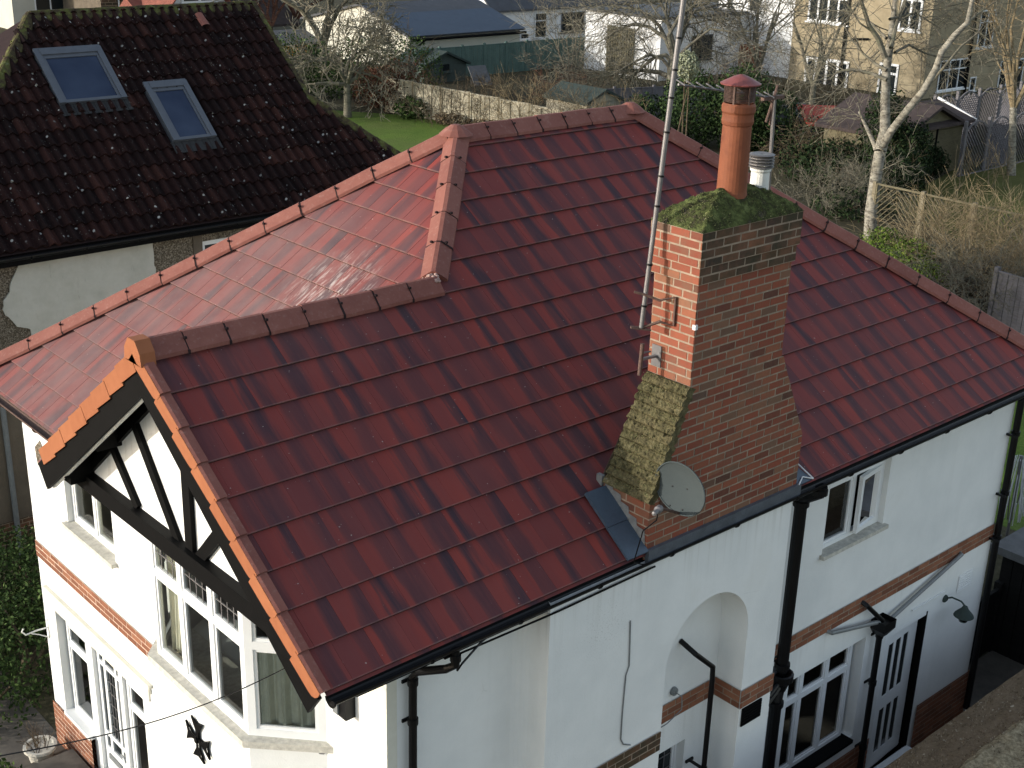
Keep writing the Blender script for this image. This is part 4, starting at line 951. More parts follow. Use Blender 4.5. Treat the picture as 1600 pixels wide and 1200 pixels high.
pipe('waste_pipe',[(a.x+.0,YW,a.z+.08),(a.x+.03,.16,a.z),(c.x,.13,c.z+.03),(c.x+.01,.13,c.z-.12),(c.x+.01,.13,GZ+.2)],.028,brk=[(c.x+.01,.13,-3.1)],wall=(0,.2,0))
mb=MB()  # loose cable on the breast and along the eaves
W_=[(985,970),(984,1010),(983,1040),(978,1055),(976,1075),(972,1120),(970,1155),(974,1163),(985,1164)]
mb.tube([onY(u,v,-.008) for u,v in W_],.007,5); obj('cable',mb,['grey_plastic'],house)
mb=MB(); mb.tube([(2.2,.30,-.26),(2.0,.2,-.24),(1.6,.05,-.22),(1.36,.0,-.30),(1.33,.02,-.36),(1.45,.15,-.32),(2.4,-.02,-.2),(3.6,-.03,-.18)],.010,6); obj('cable',mb,['black_plastic'],house)
a=onY(1053,1080,.33); mb=MB(); mb.lathe((a.x,.34,a.z),[(.05,0),(.045,.03),(.01,.035)],12,axis=(0,-1,0)); mb.tube([(a.x,.31,a.z),(a.x+.06,.27,a.z-.06),(a.x+.05,.25,a.z-.2),(a.x-.12,.29,a.z-.32),(a.x-.25,.32,a.z-.36)],.006,5); obj('cable_outlet',mb,['grey_plastic'],house)
mb=MB()
for (u,v) in ((1078,848),(1182,798)):
    p=onY(u,v,-.03); mb.tube([(p.x,-.03,p.z),(p.x,-.01,p.z+.08)],.008,5); mb.bar((p.x-.06,-.03,p.z),(p.x+.06,-.03,p.z),.014,.014)
    obj('gutter_spike',mb,['black_plastic'],house); mb=MB()

# ================================================================== THINGS FIXED TO THE HOUSE
# aerial mast
mast=thing('antenna_mast','tall pale metal pole bracketed to the sunlit side of the brick chimney','antenna',onY(1003,505,.42))
yb=.42; B0=onY(1002,512,yb); T0=onY(1070,-14,yb); ax=(T0-B0); mb=MB(); mb.tube([B0,T0,T0+ax*.25],[.021,.024,.024],12)
obj('pole',mb,['galvanised'],mast)
for k in (.07,.20,.38,.47,.60,.70,.78,.87):
    mb=MB(); mb.tube([B0+ax*(k-.003),B0+ax*(k+.003)],.029,12); obj('tape_band',mb,['black_plastic'],mast)
def brk(name,u0,v0,parent):
    mb=MB(); p=onY(u0,v0,yb); q=Vector((cx0,yb-.12,p.z))
    return p,q
mb=MB(); pa=onY(1006,460,yb); pb=onY(1003,512,yb); K=Vector((cx0-.02,yb-.20,(pa.z+pb.z)/2))
mb.tube([pa+Vector((-.06,.06,.02)),pa,pa.lerp(K,.5)+Zv*.03,K+Zv*.14,K-Zv*.12,pb.lerp(K,.55)-Zv*.02,pb,pb+Vector((-.09,.05,.01))],.013,6)
mb.bar(pb+Vector((-.10,.04,.01)),pb+Vector((.06,-.05,-.02)),.035,.012); obj('bracket',mb,['rusty'],mast)
mb=MB(); pa=onY(1004,537,yb); pb=onY(999,586,yb); mb.tube([pa,pb],.019,10); pm=pa.lerp(pb,.5); q=Vector((cx0-.008,yb-.02,pm.z))
stub=thing('pole_stub','short leftover length of rusty pole clamped below the tall aerial pole','bracket',pm)
obj('tube',mb,['rusty'],stub); mb=MB(); mb.bar(pm,q,.03,.02); mb.box(q+Vector((-.004,-.05,-.10)),(.012,0,0),(0,.11,0),(0,0,.2)); mb.bar(pm+Zv*.06-Xv*.01,pm+Zv*.06+Vector((.1,-.02,0)),.012,.012); obj('clamp',mb,['galvanised'],stub)
# second aerial behind the chimney
a0=onY(1205,262,.58); a1=onY(1211,143,.58)
an=thing('television_aerial','horizontal comb shaped aerial on a thin mast behind the chimney pots','aerial',a0)
mb=MB(); mb.tube([a0-Zv*.4,a1],.018,8); obj('mast',mb,['galvanised'],an)
b0=onY(1060,132,.62); b1=onY(1203,152,.56); mb=MB(); mb.tube([b0,b1],.011,6); obj('boom',mb,['galvanised'],an)
mb=MB()
for k in range(10):
    p=b0.lerp(b1,k/9.3+.02); mb.tube([p-Vector((.05,.10,-.01)),p+Vector((.05,.10,.03))],.006,5)
tag(obj('elements',mb,['galvanised'],an))
mb=MB(); mb.tube([b1+Vector((-.05,0,0)),b1+Vector((.02,-.02,-.05)),b1+Vector((.0,-.03,-.25))],.012,6); mb.tube([b1+Vector((.1,0,.1)),b1+Vector((-.05,-.02,-.22))],.012,6); mb.box(b1+Vector((-.12,-.03,-.02)),(.30,0,0),(0,.04,0),(0,0,.03)); obj('clamp',mb,['rusty'],an)
# satellite dish
dc=onY(1062,764,-.26); dn=Vector((-1.0,.0,.02)).normalized()
dish=thing('satellite_dish','grey oval satellite dish on the shaded face of the brick chimney','satellite dish',(dc.x+.1,0,dc.z-.2))
xx=dn.cross(Zv).normalized(); yy=xx.cross(dn).normalized()
if yy.z<0: yy=-yy
mb=MB(); nr,ns=8,40; A,Bb=.285,.235
def dp_(r,a,back=0):
    q=.055*(r*r-1)-back; return dc+xx*(A*r*math.cos(a))+yy*(Bb*r*math.sin(a))+dn*q
for k in range(nr):
    for j in range(ns):
        r0,r1=k/nr,(k+1)/nr; a0_,a1_=2*math.pi*j/ns,2*math.pi*(j+1)/ns
        for bk in (0,.006):
            f=[dp_(r0,a0_,bk),dp_(r1,a0_,bk),dp_(r1,a1_,bk),dp_(r0,a1_,bk)]; mb.face(f if not bk else f[::-1])
mb.tube([dp_(1,2*math.pi*j/ns) for j in range(ns+1)],.008,6)
obj('reflector',mb,['dish_grey'],dish,smooth=True)
mb=MB()
for (a,b) in ((-.02,.00),(.06,-.03),(-.02,-.19),(.05,-.20)): 
    p=dc+xx*a*2+yy*b+dn*(.058*((a*2/A)**2+(b/Bb)**2-1)); mb.lathe(p,[(.008,0),(.008,.006),(.002,.008)],8,axis=dn)
obj('bolts',mb,['black_plastic'],dish)
lnb=onY(1029,796,-.42); foot=dc-yy*(Bb+.02)-dn*.05
mb=MB(); mb.tube([foot,lnb+Vector((.03,.02,0))],.013,8); mb.tube([foot,foot-dn*.1,Vector((foot.x+.06,-.01,foot.z-.02))],.018,8); mb.box(Vector((foot.x,-.03,foot.z-.08)),(.12,0,0),(0,.02,0),(0,0,.14)); obj('arm',mb,['rusty'],dish)
mb=MB(); mb.lathe(lnb,[(.0,-.035),(.032,-.03),(.035,.02),(.02,.035),(.02,.10),(.0,.11)],14,axis=(dc-lnb).normalized()*-1); obj('receiver_head',mb,['galvanised'],dish)
mb=MB(); mb.tube([lnb,lnb+Vector((.02,.03,-.12)),lnb+Vector((.05,.20,-.30)),Vector((lnb.x+.14,-.055,-.02)),Vector((lnb.x+.3,-.05,-.10))],.006,6); obj('cable',mb,['black_plastic'],dish)
# small white cable clips and wires on the chimney
mb=MB(); 
for (u,v,) in ((1093,435),(1083,513)): 
    p=onY(u,v,-.012); mb.box(p-Vector((.02,.01,.03)),(.05,0,0),(0,.03,0),(0,0,.07))
tag(obj('cable_clip',mb,['cable_white'],chim)) if False else None
for (u,v) in ((1091,435),(1083,513)):
    p=onY(u,v,-.012); mb=MB(); mb.box(Vector((cx0-.014,-.022,p.z-.022)),(.032,0,0),(0,.035,0),(0,0,.044)); obj('corner_clip',mb,['cable_white'],chim)
p=onX(1028,414,cx0-.01); mb=MB(); mb.box(p-Vector((.01,.01,.035)),(.02,0,0),(0,.02,0),(0,0,.07)); obj('corner_clip',mb,['cable_white'],chim)
mb=MB(); q=onY(1091,432,-.015); mb.tube([p,Vector((cx0-.012,-.014,q.z)),Vector((cx0+.6,-.014,q.z-.02)),Vector((cx1,-.014,q.z-.03))],.003,4); mb.tube([p-Zv*.03,Vector((cx0-.012,-.016,q.z-.03)),Vector((cx1,-.014,q.z-.07))],.003,4); obj('wire',mb,['galvanised'],chim)
# alarm box
al=thing('alarm_box','small black box fixed under the eaves by the front corner','alarm box',(WX0,.84,-1.0))
mb=MB(); mb.box((WX0-.10,.79,-1.02),(.10,0,0),(0,.13,0),(0,0,.24)); obj('body',mb,['black_plastic'],al)
mb=MB(); mb.box((WX0-.12,.885,-1.0),(.12,0,0),(0,.07,0),(0,0,.10)); obj('lamp_housing',mb,['grey_plastic'],al)
# cross shaped wall anchor on the bay
oc=onX(311,1155,BF-.012); orn=MB()
for k,(dy,dz) in enumerate(((0,1),(1,0),(0,-1),(-1,0))):
    d=Vector((0,dy,dz)); s=Xv.cross(d); P=[oc+s*.018,oc+d*.10+s*.030,oc+d*.22+s*.105,oc+d*.185,oc+d*.22-s*.105,oc+d*.10-s*.030,oc-s*.018]
    orn.face([p-Xv*(.02+.001*k) for p in P],0)
    for i in range(len(P)): p0_,p1_=P[i],P[(i+1)%len(P)]; orn.face([p0_,p1_,p1_-Xv*.02,p0_-Xv*.02])
orn.lathe(oc,[(.035,0),(.03,.04),(.0,.05)],10,axis=(-1,0,0))
tag(obj('wall_ornament',orn,['black_paint'],loc=oc),'black metal cross with four flared arms on the white bay below the window','ornament')
# lamp by the side door
lp=onY(1476,935,YW); lm=thing('wall_lantern','dark green lantern on a curved arm on the wall right of the side door','lamp',lp)
mb=MB(); mb.lathe(lp+Vector((0,0,.0)),[(.055,0),(.05,.02),(.02,.04)],12,axis=(0,-1,0)); mb.tube([lp,lp+Vector((.0,-.10,.06)),lp+Vector((.02,-.22,.05)),lp+Vector((.03,-.28,.0))],.012,8); obj('arm',mb,['felt_green'],lm)
q=lp+Vector((.03,-.28,-.14)); mb=MB(); mb.lathe(q,[(.13,0),(.12,.02),(.05,.10),(.03,.14),(.0,.15)],16); mb.lathe(q,[(0,.0),(.13,0)],16); obj('shade',mb,['felt_green'],lm)
mb=MB(); mb.lathe(q-Zv*.09,[(.0,0),(.05,.01),(.07,.05),(.07,.09)],14); obj('glass_bowl',mb,['frosted_glass'],lm)
# overhead wire in front of the house
w0=onX(40,1172,-.6); w1=onX(500,1068,-.1)
mb=MB(); a=atd(-40,1188,8.2); b=Vector((WX0,CY0-.25,-.35)); mb.tube([a.lerp(b,k/16)-Zv*(.18*math.sin(math.pi*k/16)) for k in range(17)],.005,5)
tag(obj('overhead_cable',mb,['black_plastic'],loc=b),'thin black cable slung across the front of the house','cable')
# ornate hanging bracket on the left end of the front wall
hb=onX(76,980,WX0); mb=MB(); mb.tube([hb+Vector((0,0,.12)),hb+Vector((0,0,-.18))],.010,6); mb.tube([hb,hb+Vector((-.14,.05,-.02)),hb+Vector((-.26,.10,-.06)),hb+Vector((-.30,.12,-.01)),hb+Vector((-.28,.11,.03))],.011,6); mb.tube([hb-Zv*.15,hb+Vector((-.12,.04,-.08)),hb+Vector((-.20,.07,-.05))],.008,6)
tag(obj('hanging_bracket',mb,['old_white_paint'],loc=hb),'white scrolled hanging basket bracket at the far end of the front wall','bracket')

# ================================================================== THE NEIGHBOUR'S HOUSE
RMT=RM.transposed()
def zat(P,v):
    q0=RMT@(Vector((P[0],P[1],0))-CAM); qz=RMT@Vector((0,0,1)); k=(v-600)/FPX
    return (k*q0.z-q0.y)/(qz.y-k*qz.z)
nb=thing('neighbouring_house','house with dark mossy pantile roof, two roof windows and a patched pebbledash wall','house',(2,13,GZ))
NY,NP=12.7,math.radians(40); nc,ns_=math.cos(NP),math.sin(NP); NS=4.85; NXL,NXR=5.0,9.45
def nxmin(s): return NXL-(NS-s)*nc
def nxmax(s): return NXR if s>2.42 else NXR+(2.42-s)*nc
NO=Vector((0,NY,0)); NV=Vector((0,nc,ns_)); NN=Vector((0,-ns_,nc))
SKY=[(4.70,5.88,2.75,3.95),(6.33,7.13,1.70,3.02)]
mb=MB(); g=.32; w=.19; nw=6
prof=[.0,.045,.070,.055,.018,-.004]
rnd=random.Random(11)
for k in range(16):
    s0,s1=k*g,min((k+1)*g+.02,NS)
    if s0>=NS: break
    sm=(s0+s1)/2; xa,xb=nxmin(sm),nxmax(sm)
    for j in range(int(xa/w)-1,int(xb/w)+2):
        jx=j*w+rnd.uniform(-.004,.004); c=rnd.random(); lf=rnd.uniform(-.004,.006)
        if jx<xa-.05 or jx+w>xb+.08: continue
        if any(a-.02<jx+w/2<b+.02 and c0-.02<sm<c1+.02 for a,b,c0,c1 in SKY): continue
        for q in range(nw):
            x0=jx+w*q/nw; x1=jx+w*(q+1)/nw; h0=prof[q]; h1=prof[(q+1)%nw]
            a=NO+Xv*x0+NV*s0+NN*(h0+.038+lf); b=NO+Xv*x1+NV*s0+NN*(h1+.038+lf); cc=NO+Xv*x1+NV*s1+NN*(h1*.95); d=NO+Xv*x0+NV*s1+NN*(h0*.95)
            mb.face([a,b,cc,d],0,[(x0,s0),(x1,s0),(x1,s1),(x0,s1)],c)
            mb.face([a-NN*.036,b-NN*.036,b,a],0,[(x0,s0)]*4,c)
mb.sheet(NO-NN*.012,Xv,NV,[(nxmin(0),-.02),(nxmax(0),-.02),(NXR,2.42),(NXR,NS),(NXL,NS)],1)
nyr=NY+NS*nc; nzr=NS*ns_; nyb=NY+2*NS*nc
mb.face([(NXL,nyr,nzr),(nxmin(0),NY,0),(nxmin(0),nyb,0)],1); mb.face([(NXL,nyr,nzr),(nxmin(0),nyb,0),(nxmax(0),nyb,0),(NXR,nyr,nzr)],1)
mb.face([(NXR,nyr,nzr),(NXR,NY+2.42*nc,2.42*ns_),(NXR,nyb-2.42*nc,2.42*ns_)],1); mb.face([(NXR,NY+2.42*nc,2.42*ns_),(nxmax(0),NY,0),(nxmax(0),nyb,0),(NXR,nyb-2.42*nc,2.42*ns_)],1)
nroof=obj('roof',mb,['pantile','tile_gap'],nb)
ridge_run((NXL,nyr,nzr),(NXR,nyr,nzr),.84,.40,hw=.14,seed=21,name='ridge_tiles',parent=nb,mats=['mossy_ridge','mossy_ridge'],lift=.03)
ridge_run((NXL,nyr,nzr),(nxmin(0),NY,0),.59,.40,hw=.13,seed=22,name='hip_tiles',parent=nb,mats=['mossy_ridge','mossy_ridge'],lift=.03)
ridge_run((NXR,NY+2.42*nc,2.42*ns_+.02),(nxmax(0),NY,0),.59,.36,hw=.10,seed=23,name='hip_tiles',parent=nb,mats=['mossy_ridge','mossy_ridge'],lift=.03)
mb=MB()
mb.box(NO+Xv*(NXR-.03)+NV*2.4+NN*.02,Xv*.09,NV*(NS-2.4),NN*.06); obj('verge_mortar',mb,['mossy_ridge'],nb)
for i,(a,b,c0,c1) in enumerate(SKY):
    O=NO+Xv*a+NV*c0+NN*.0; wv,hv=b-a,c1-c0
    mb=MB(); fr=.085
    def BB(x0,x1,y0,y1,h0,h1): mb.box(O+Xv*x0+NV*y0+NN*h0,Xv*(x1-x0),NV*(y1-y0),NN*(h1-h0))
    BB(-.02,fr,0,hv,.0,.115); BB(wv-fr,wv+.02,0,hv,.0,.115); BB(fr,wv-fr,hv-.13,hv,.0,.125); BB(fr,wv-fr,0,.06,.0,.105); BB(fr+.004,wv-fr-.004,hv-.20,hv-.13,.0,.10)
    BB(-.01,wv+.01,hv,hv+.03,.0,.11)
    for q in (fr,wv-fr-.045): BB(q,q+.045,.06,hv-.2,.0,.095)
    sk=obj('roof_window',mb,['skylight_frame'],nb); tag(sk,['wide roof window reflecting dark blue sky','narrow roof window lower down the slope'][i])
    pm=MB(); pm.face([O+Xv*(fr+.04)+NV*.06+NN*.08,O+Xv*(wv-fr-.04)+NV*.06+NN*.08,O+Xv*(wv-fr-.04)+NV*(hv-.2)+NN*.08,O+Xv*(fr+.04)+NV*(hv-.2)+NN*.08]); obj('pane',pm,['skylight_glass'],sk)
    lm=MB(); n=14
    for q in range(n):
        xq=-.06+(wv+.12)*q/n; lm.box(O+Xv*xq-NV*.24+NN*(.040+.004*(q%2)),Xv*((wv+.12)/n-.004),NV*.25,NN*.012)
    obj('lead_skirt',lm,['skirt_lead'],sk)
# slipped loose tile
mb=MB(); O=NO+Xv*8.05+NV*4.25+NN*.085
for q in range(6):
    a0_,a1_=math.pi*q/6,math.pi*(q+1)/6; f=lambda a,s,k:O+Xv*(.08-.085*math.cos(a))+NN*(.06*math.sin(a)+k)+NV*s
    mb.face([f(a0_,0,.03),f(a1_,0,.03),f(a1_,.33,0),f(a0_,.33,0)],0)
tag(obj('slipped_tile',mb,['ridge_tile'],nb),'loose reddish tile lying near the ridge')
mb=MB(); NW=13.0
wall_grid(mb,(0,NW,0),Xv,Zv,1.2,11.0,GZ,.05,[(6.22,6.95,-1.4,-.42),(7.45,8.3,-1.4,-.30)],-Yv,.12)
wall_grid(mb,(1.2,0,0),Yv,Zv,NW,nyb-.3,GZ,.05,[],-Xv); wall_grid(mb,(11.0,0,0),Yv,Zv,NW,nyb-.3,GZ,.05,[],Xv); wall_grid(mb,(0,nyb-.3,0),Xv,Zv,1.2,11.0,GZ,.05,[],Yv)
obj('wall',mb,['pebbledash'],nb)
pts=[(28,412),(60,398),(100,392),(102,380),(236,366),(240,400),(242,436),(200,470),(170,490),(120,512),(60,545),(48,528),(46,515),(22,508),(8,492),(3,484),(6,468),(14,456),(16,440),(24,425)]
P0_=[onY(u,v,NW-.004) for u,v in pts]; P=[]
for i,p in enumerate(P0_):
    q=P0_[(i+1)%len(P0_)]; m_=max(1,int((q-p).length/.05))
    for k in range(m_):
        a=p.lerp(q,k/m_); nz=mnoise.noise(Vector((a.x*7,0,a.z*7)))*.035+mnoise.noise(Vector((a.x*23,0,a.z*23)))*.015; P.append(a+Vector((nz,0,nz*.8)))
for p in P: p.z=min(p.z,.02)
cut_patch('cement_patch',P[::-1],.03,'grey_cement',nb,(0,-1,0))
mb=MB(); mb.box((1.2,NW-.005,GZ),(9.8,0,0),(0,-.02,0),(0,0,2.6)); obj('lower_render',mb,['brown_render'],nb)
bricks('brick_plinth',[((0,NW-.04,GZ),Xv,Zv,[rect(1.2,6,0,.62)])],['sooty_brick','mortar'],nb,70)
window((6.22,NW+.05,-1.4),Xv,-Yv,.73,.98,[1],None,fr=.06,sill=False,parent=nb,glass='dark_glass'); window((7.45,NW+.05,-1.4),Xv,-Yv,.85,1.1,[1],None,fr=.06,sill=False,parent=nb,glass='dark_glass')
mb=MB(); mb.abox(6.05,6.22,NW-.03,NW-.003,-1.6,.0); obj('darker_panel',mb,['brown_render'],nb)
def gutter2(A,B): 
    o=gutter('gutter',A,B,.055,'black_plastic',(0,-1,0)); o.parent=nb; o.location=rootloc(house)-rootloc(nb); return o
gutter2((1.3,NY-.02,-.06),(nxmax(0)-.05,NY-.02,-.10))
mb=MB(); mb.abox(1.3,nxmax(0)-.1,NY+.03,NY+.06,-.22,-.03); mb.abox(1.3,nxmax(0)-.1,NY+.06,NW,-.22,-.20); obj('fascia',mb,['black_paint'],nb)
mb=MB(); mb.tube([(2.48,NW-.08,-.2),(2.48,NW-.08,GZ)],.045,10); obj('downpipe',mb,['grey_plastic'],nb)

# ================================================================== FAR BUILDINGS
def winpx(parent,plane,val,u0,v0,u1,v1,nx=2,nz=1,frame='far_white',glass='dark_glass',fr=.07,name='window'):
    f=(lambda u,v:onX(u,v,val)) if plane=='x' else (lambda u,v:onY(u,v,val))
    a=f(u0,v1); b=f(u1,v1); t=f(u0,v0)
    if plane=='x': U=Vector((0,b.y-a.y,0)); N=-Xv
    else: U=Vector((b.x-a.x,0,0)); N=-Yv
    h=t.z-a.z; wv=U.length; U=U.normalized(); O=a+N*.02
    mb=MB(); B=lambda x0,x1,z0,z1: mb.box(O+U*x0+Zv*z0,U*(x1-x0),Zv*(z1-z0),N*.05)
    B(0,wv,0,fr); B(0,wv,h-fr,h); B(0,fr,fr,h-fr); B(wv-fr,wv,fr,h-fr)
    for q in range(1,nx): B(wv*q/nx-fr/2,wv*q/nx+fr/2,fr,h-fr)
    for q in range(1,nz): 
        for r in range(nx): B(wv*r/nx+fr/2+(fr/2 if r==0 else 0),wv*(r+1)/nx-fr/2-(fr/2 if r==nx-1 else 0),h*(.68 if nz==2 else q/nz)-fr/2,h*(.68 if nz==2 else q/nz)+fr/2)
    mb.box(O-U*.1-Zv*.08,U*(wv+.2),Zv*.08,N*.14)
    w_=obj(name,mb,[frame],parent); pm=MB(); pm.face([O+N*.01,O+U*wv+N*.01,O+U*wv+Zv*h+N*.01,O+Zv*h+N*.01]); obj('pane',pm,[glass],w_)
    return w_
def walls(parent,x0,x1,y0,y1,z1,mat,z0=GZ,name='wall'):
    mb=MB(); mb.abox(x0,x1,y0,y1,z0,z1); return obj(name,mb,[mat],parent)
def gable_roof_x(parent,x0,x1,y0,y1,ze,zr,yr,mat,ov=.3,th=.12,wallmat=None):
    """ridge along X"""
    mb=MB()
    for (ya,za) in ((y0-ov,ze-ov*(zr-ze)/max(.1,yr-y0)),(y1+ov,ze-ov*(zr-ze)/max(.1,y1-yr))):
        A=[Vector((x0-ov,ya,za)),Vector((x1+ov,ya,za)),Vector((x1+ov,yr,zr)),Vector((x0-ov,yr,zr))]; B=[p+Zv*th for p in A]
        mb.face(B); mb.face(A[::-1])
        for i in range(4): mb.face([A[i],A[(i+1)%4],B[(i+1)%4],B[i]])
    r=obj('roof',mb,[mat],parent)
    if wallmat:
        for x in (x0,x1): mb=MB(); mb.face([(x,y0,ze-.02),(x,y1,ze-.02),(x,yr,zr)]); obj('gable_wall',mb,[wallmat],parent)
    return r
def gable_roof_y(parent,x0,x1,y0,y1,ze,zr,mat,ov=.3,th=.12,wallmat=None):
    mb=MB(); xr=(x0+x1)/2
    for (xa) in (x0-ov,x1+ov):
        za=ze-ov*(zr-ze)/(xr-x0)
        A=[Vector((xa,y0-ov,za)),Vector((xa,y1+ov,za)),Vector((xr,y1+ov,zr)),Vector((xr,y0-ov,zr))]; B=[p+Zv*th for p in A]
        mb.face(B); mb.face(A[::-1])
        for i in range(4): mb.face([A[i],A[(i+1)%4],B[(i+1)%4],B[i]])
    r=obj('roof',mb,[mat],parent)
    if wallmat:
        for y in (y0,y1): mb=MB(); mb.face([(x0,y,ze-.02),(x1,y,ze-.02),(xr,y,zr)]); obj('gable_wall',mb,[wallmat],parent)
    return r
# behind the neighbour's ridge, left
y=84; x0=onY(20,18,y).x; x1=onY(126,14,y).x; t_=thing('distant_house','pale rendered house wall with white windows above the left end of the dark ridge','house',(x0,y,GZ))
zt=onY(80,-30,y).z; walls(t_,x0,x1,y,y+9,zt,'far_cream'); gable_roof_x(t_,x0,x1,y,y+9,zt,zt+3,y+4.5,'far_roof_brown',wallmat='far_cream')
winpx(t_,'y',y,55,-18,104,18,2,2,fr=.09)
mb=MB(); a=onY(122,14,y-.06); mb.tube([(a.x,a.y,GZ),(a.x,a.y,zt-.2)],.12,6); obj('downpipe',mb,['black_paint'],t_)
y=78; x0=onY(158,12,y).x; x1=onY(252,9,y).x; t_=thing('distant_house','brown brick house gable just above the middle of the dark pantile ridge','house',(x0,y,GZ))
ztb=onY(200,-20,y).z
bricks('wall',[((0,y,GZ),Xv,Zv,[rect(x0,x1,onY(200,20,y).z-GZ-1,ztb-GZ+1)])],['sooty_brick','mortar'],t_,80,g=.20,w=.5,t=.01,mort=.035); walls(t_,x0,x1,y+.02,y+6,ztb+1,'brown_render'); gable_roof_x(t_,x0,x1,y,y+6,ztb+1,ztb+4,y+3,'far_roof_brown',wallmat='brown_render')
a=onY(185,0,y-.05); mb=MB(); mb.tube([(a.x,y-.08,GZ),(a.x,y-.08,ztb)],.05,6); obj('downpipe',mb,['cable_white'],t_)
y=70; x0=onY(264,8,y).x; x1=onY(352,6,y).x; t_=thing('dormer_house','small white gable with a wide window between red and brown tiled roofs','house',(x0,y,GZ))
za=onY(305,9,y).z; walls(t_,x0,x1,y,y+5,za+.2,'far_white'); gable_roof_y(t_,x0,x1,y,y+5,za+.2,za+2.6,'far_roof_red',ov=.6,wallmat='far_white'); winpx(t_,'y',y,283,-14,340,6.5,2,1,fr=.16)
a=onY(355,9,y+.6); mb=MB(); mb.box((a.x,y+.6,a.z-1.5),(5.5,0,0),(0,5,2.6),(0,0,.15)); obj('side_roof',mb,['far_roof_brown'],t_); a=onY(232,9,y+.6); b=onY(262,9,y+.6); mb=MB(); mb.box((a.x,y+.6,a.z-1.5),(b.x-a.x,0,0),(0,5,2.6),(0,0,.15)); obj('side_roof',mb,['far_roof_red'],t_)
# white gabled outbuilding with blue felt roof
C0=G(640,113); xC,yC=C0.x,C0.y; ze=zat((xC,yC),57)
yl_=onX(478,48,xC).y; rp=onX(566,8,xC); x1=onY(812,44,yC).x
t_=thing('outbuilding','long white outbuilding with sunlit end wall and dark blue felt roof','outbuilding',(xC,yC,GZ))
walls(t_,xC,x1,yC,yl_,ze,'far_cream'); 
gable_roof_x(t_,xC,x1,yC,yl_,ze,rp.z,rp.y,'slate_grey',ov=.25,wallmat='far_cream')
mb=MB(); m0=.62; ym=yC+(rp.y-yC)*m0; zm=ze+(rp.z-ze)*m0; mb.box((xC-.1,yC-.35,ze-.35*(rp.z-ze)/(rp.y-yC)+.125),(x1-xC+.2,0,0),(0,ym-yC+.35,(zm-ze)+.35*(rp.z-ze)/(rp.y-yC)),(0,0,.03)); obj('felt_covering',mb,['felt_blue'],t_)
mb=MB(); mb.tube([(xC-.1,yC-.36,ze-.18),(x1+.2,yC-.36,ze-.18)],.09,6); obj('gutter',mb,['black_paint'],t_); mb=MB(); mb.tube([(xC+.9,yC-.36,ze-.2),(xC+.5,yC-.1,ze-.6),(xC+.5,yC-.1,GZ)],.06,6); obj('downpipe',mb,['black_paint'],t_)
# long low white house behind it
yb_=yC+5; x0=onY(770,20,yb_).x; x1=onY(935,20,yb_).x; zt=onY(860,8,yb_).z
t_=thing('bungalow','low white house in shade with dark windows and slate roof behind the green fence','house',(x0,yb_,GZ))
walls(t_,x0,x1+3,yb_,yb_+7,zt,'far_white'); gable_roof_x(t_,x0,x1+3,yb_,yb_+7,zt,zt+3,yb_+3.5,'slate_grey',wallmat='far_white')
winpx(t_,'y',yb_,834,20,853,60,1,2,frame='far_white'); winpx(t_,'y',yb_,876,20,911,51,2,1,frame='slate_grey'); winpx(t_,'y',yb_,812,52,826,62,1,1)
# white flat roofed block, lit end
C1=G(1028,127); xB,yB_=C1.x,C1.y; zt=zat((xB,yB_),31); yfar=onX(916,14,xB).y; xr_=onY(1140,55,yB_).x
t_=thing('flat_roofed_extension','bright white flat roofed extension with a brown trellis panel behind bare branches','extension',(xB,yB_,GZ))
walls(t_,xB,xr_+4,yB_,yfar,zt,'far_white'); mb=MB(); mb.abox(xB-.12,xr_+4.1,yB_-.12,yfar+.12,zt+.003,zt+.14); obj('roof',mb,['slate_grey'],t_)
winpx(t_,'y',yB_,1078,56,1110,94,2,1,frame='slate_grey')
mb=MB(); a=onX(945,110,xB-.06); b=onX(992,45,xB-.06); y0_,y1_=min(a.y,b.y),max(a.y,b.y)
for k in range(12): mb.abox(xB-.10,xB-.05,y0_+(y1_-y0_)*k/12,y0_+(y1_-y0_)*k/12+.12,a.z,b.z,c=random.random())
for k in range(6): mb.abox(xB-.13,xB-.10,y0_,y1_,a.z+(b.z-a.z)*k/6,a.z+(b.z-a.z)*k/6+.1)
obj('trellis_screen',mb,['fence_olive'],t_)
# pair of houses: white half and tan half share the plane x = XT
XT=60.0; yc=onX(1452,60,XT).y; ym=onX(1237,60,XT).y; yw=onX(1120,40,XT).y
t_=thing('white_house','white rendered half of a pair of houses behind bare trees','house',(XT,ym,GZ))
walls(t_,XT,XT+9,ym,yw,3.0,'far_white'); gable_roof_y(t_,XT,XT+9,ym,yw,3.0,6.0,'far_roof_brown',wallmat='far_white')
winpx(t_,'x',XT,1170,-30,1188,18,1,2); 
mb=MB(); a=onX(1136,92,XT-.05); b=onX(1192,72,XT-.05); mb.abox(XT-.6,XT-.02,b.y,a.y,a.z-1.2,b.z); obj('brick_lean_to',mb,['band_brick'],t_)
mb=MB(); a=onX(1133,90,XT-.1); mb.tube([(XT-.15,a.y,a.z-2),(XT-.15,a.y,3)],.09,6); obj('downpipe',mb,['black_paint'],t_)
t_=thing('tan_house','tan rendered half of the pair of houses with white framed windows','house',(XT,yc,GZ))
walls(t_,XT,XT+11,yc,ym-.01,3.2,'tan_render'); mb=MB(); mb.face([(XT-.4,yc-.4,3.2),(XT+11.4,yc-.4,3.2),(XT+11.4,ym,3.2),(XT-.4,ym,3.2)][::-1]); 
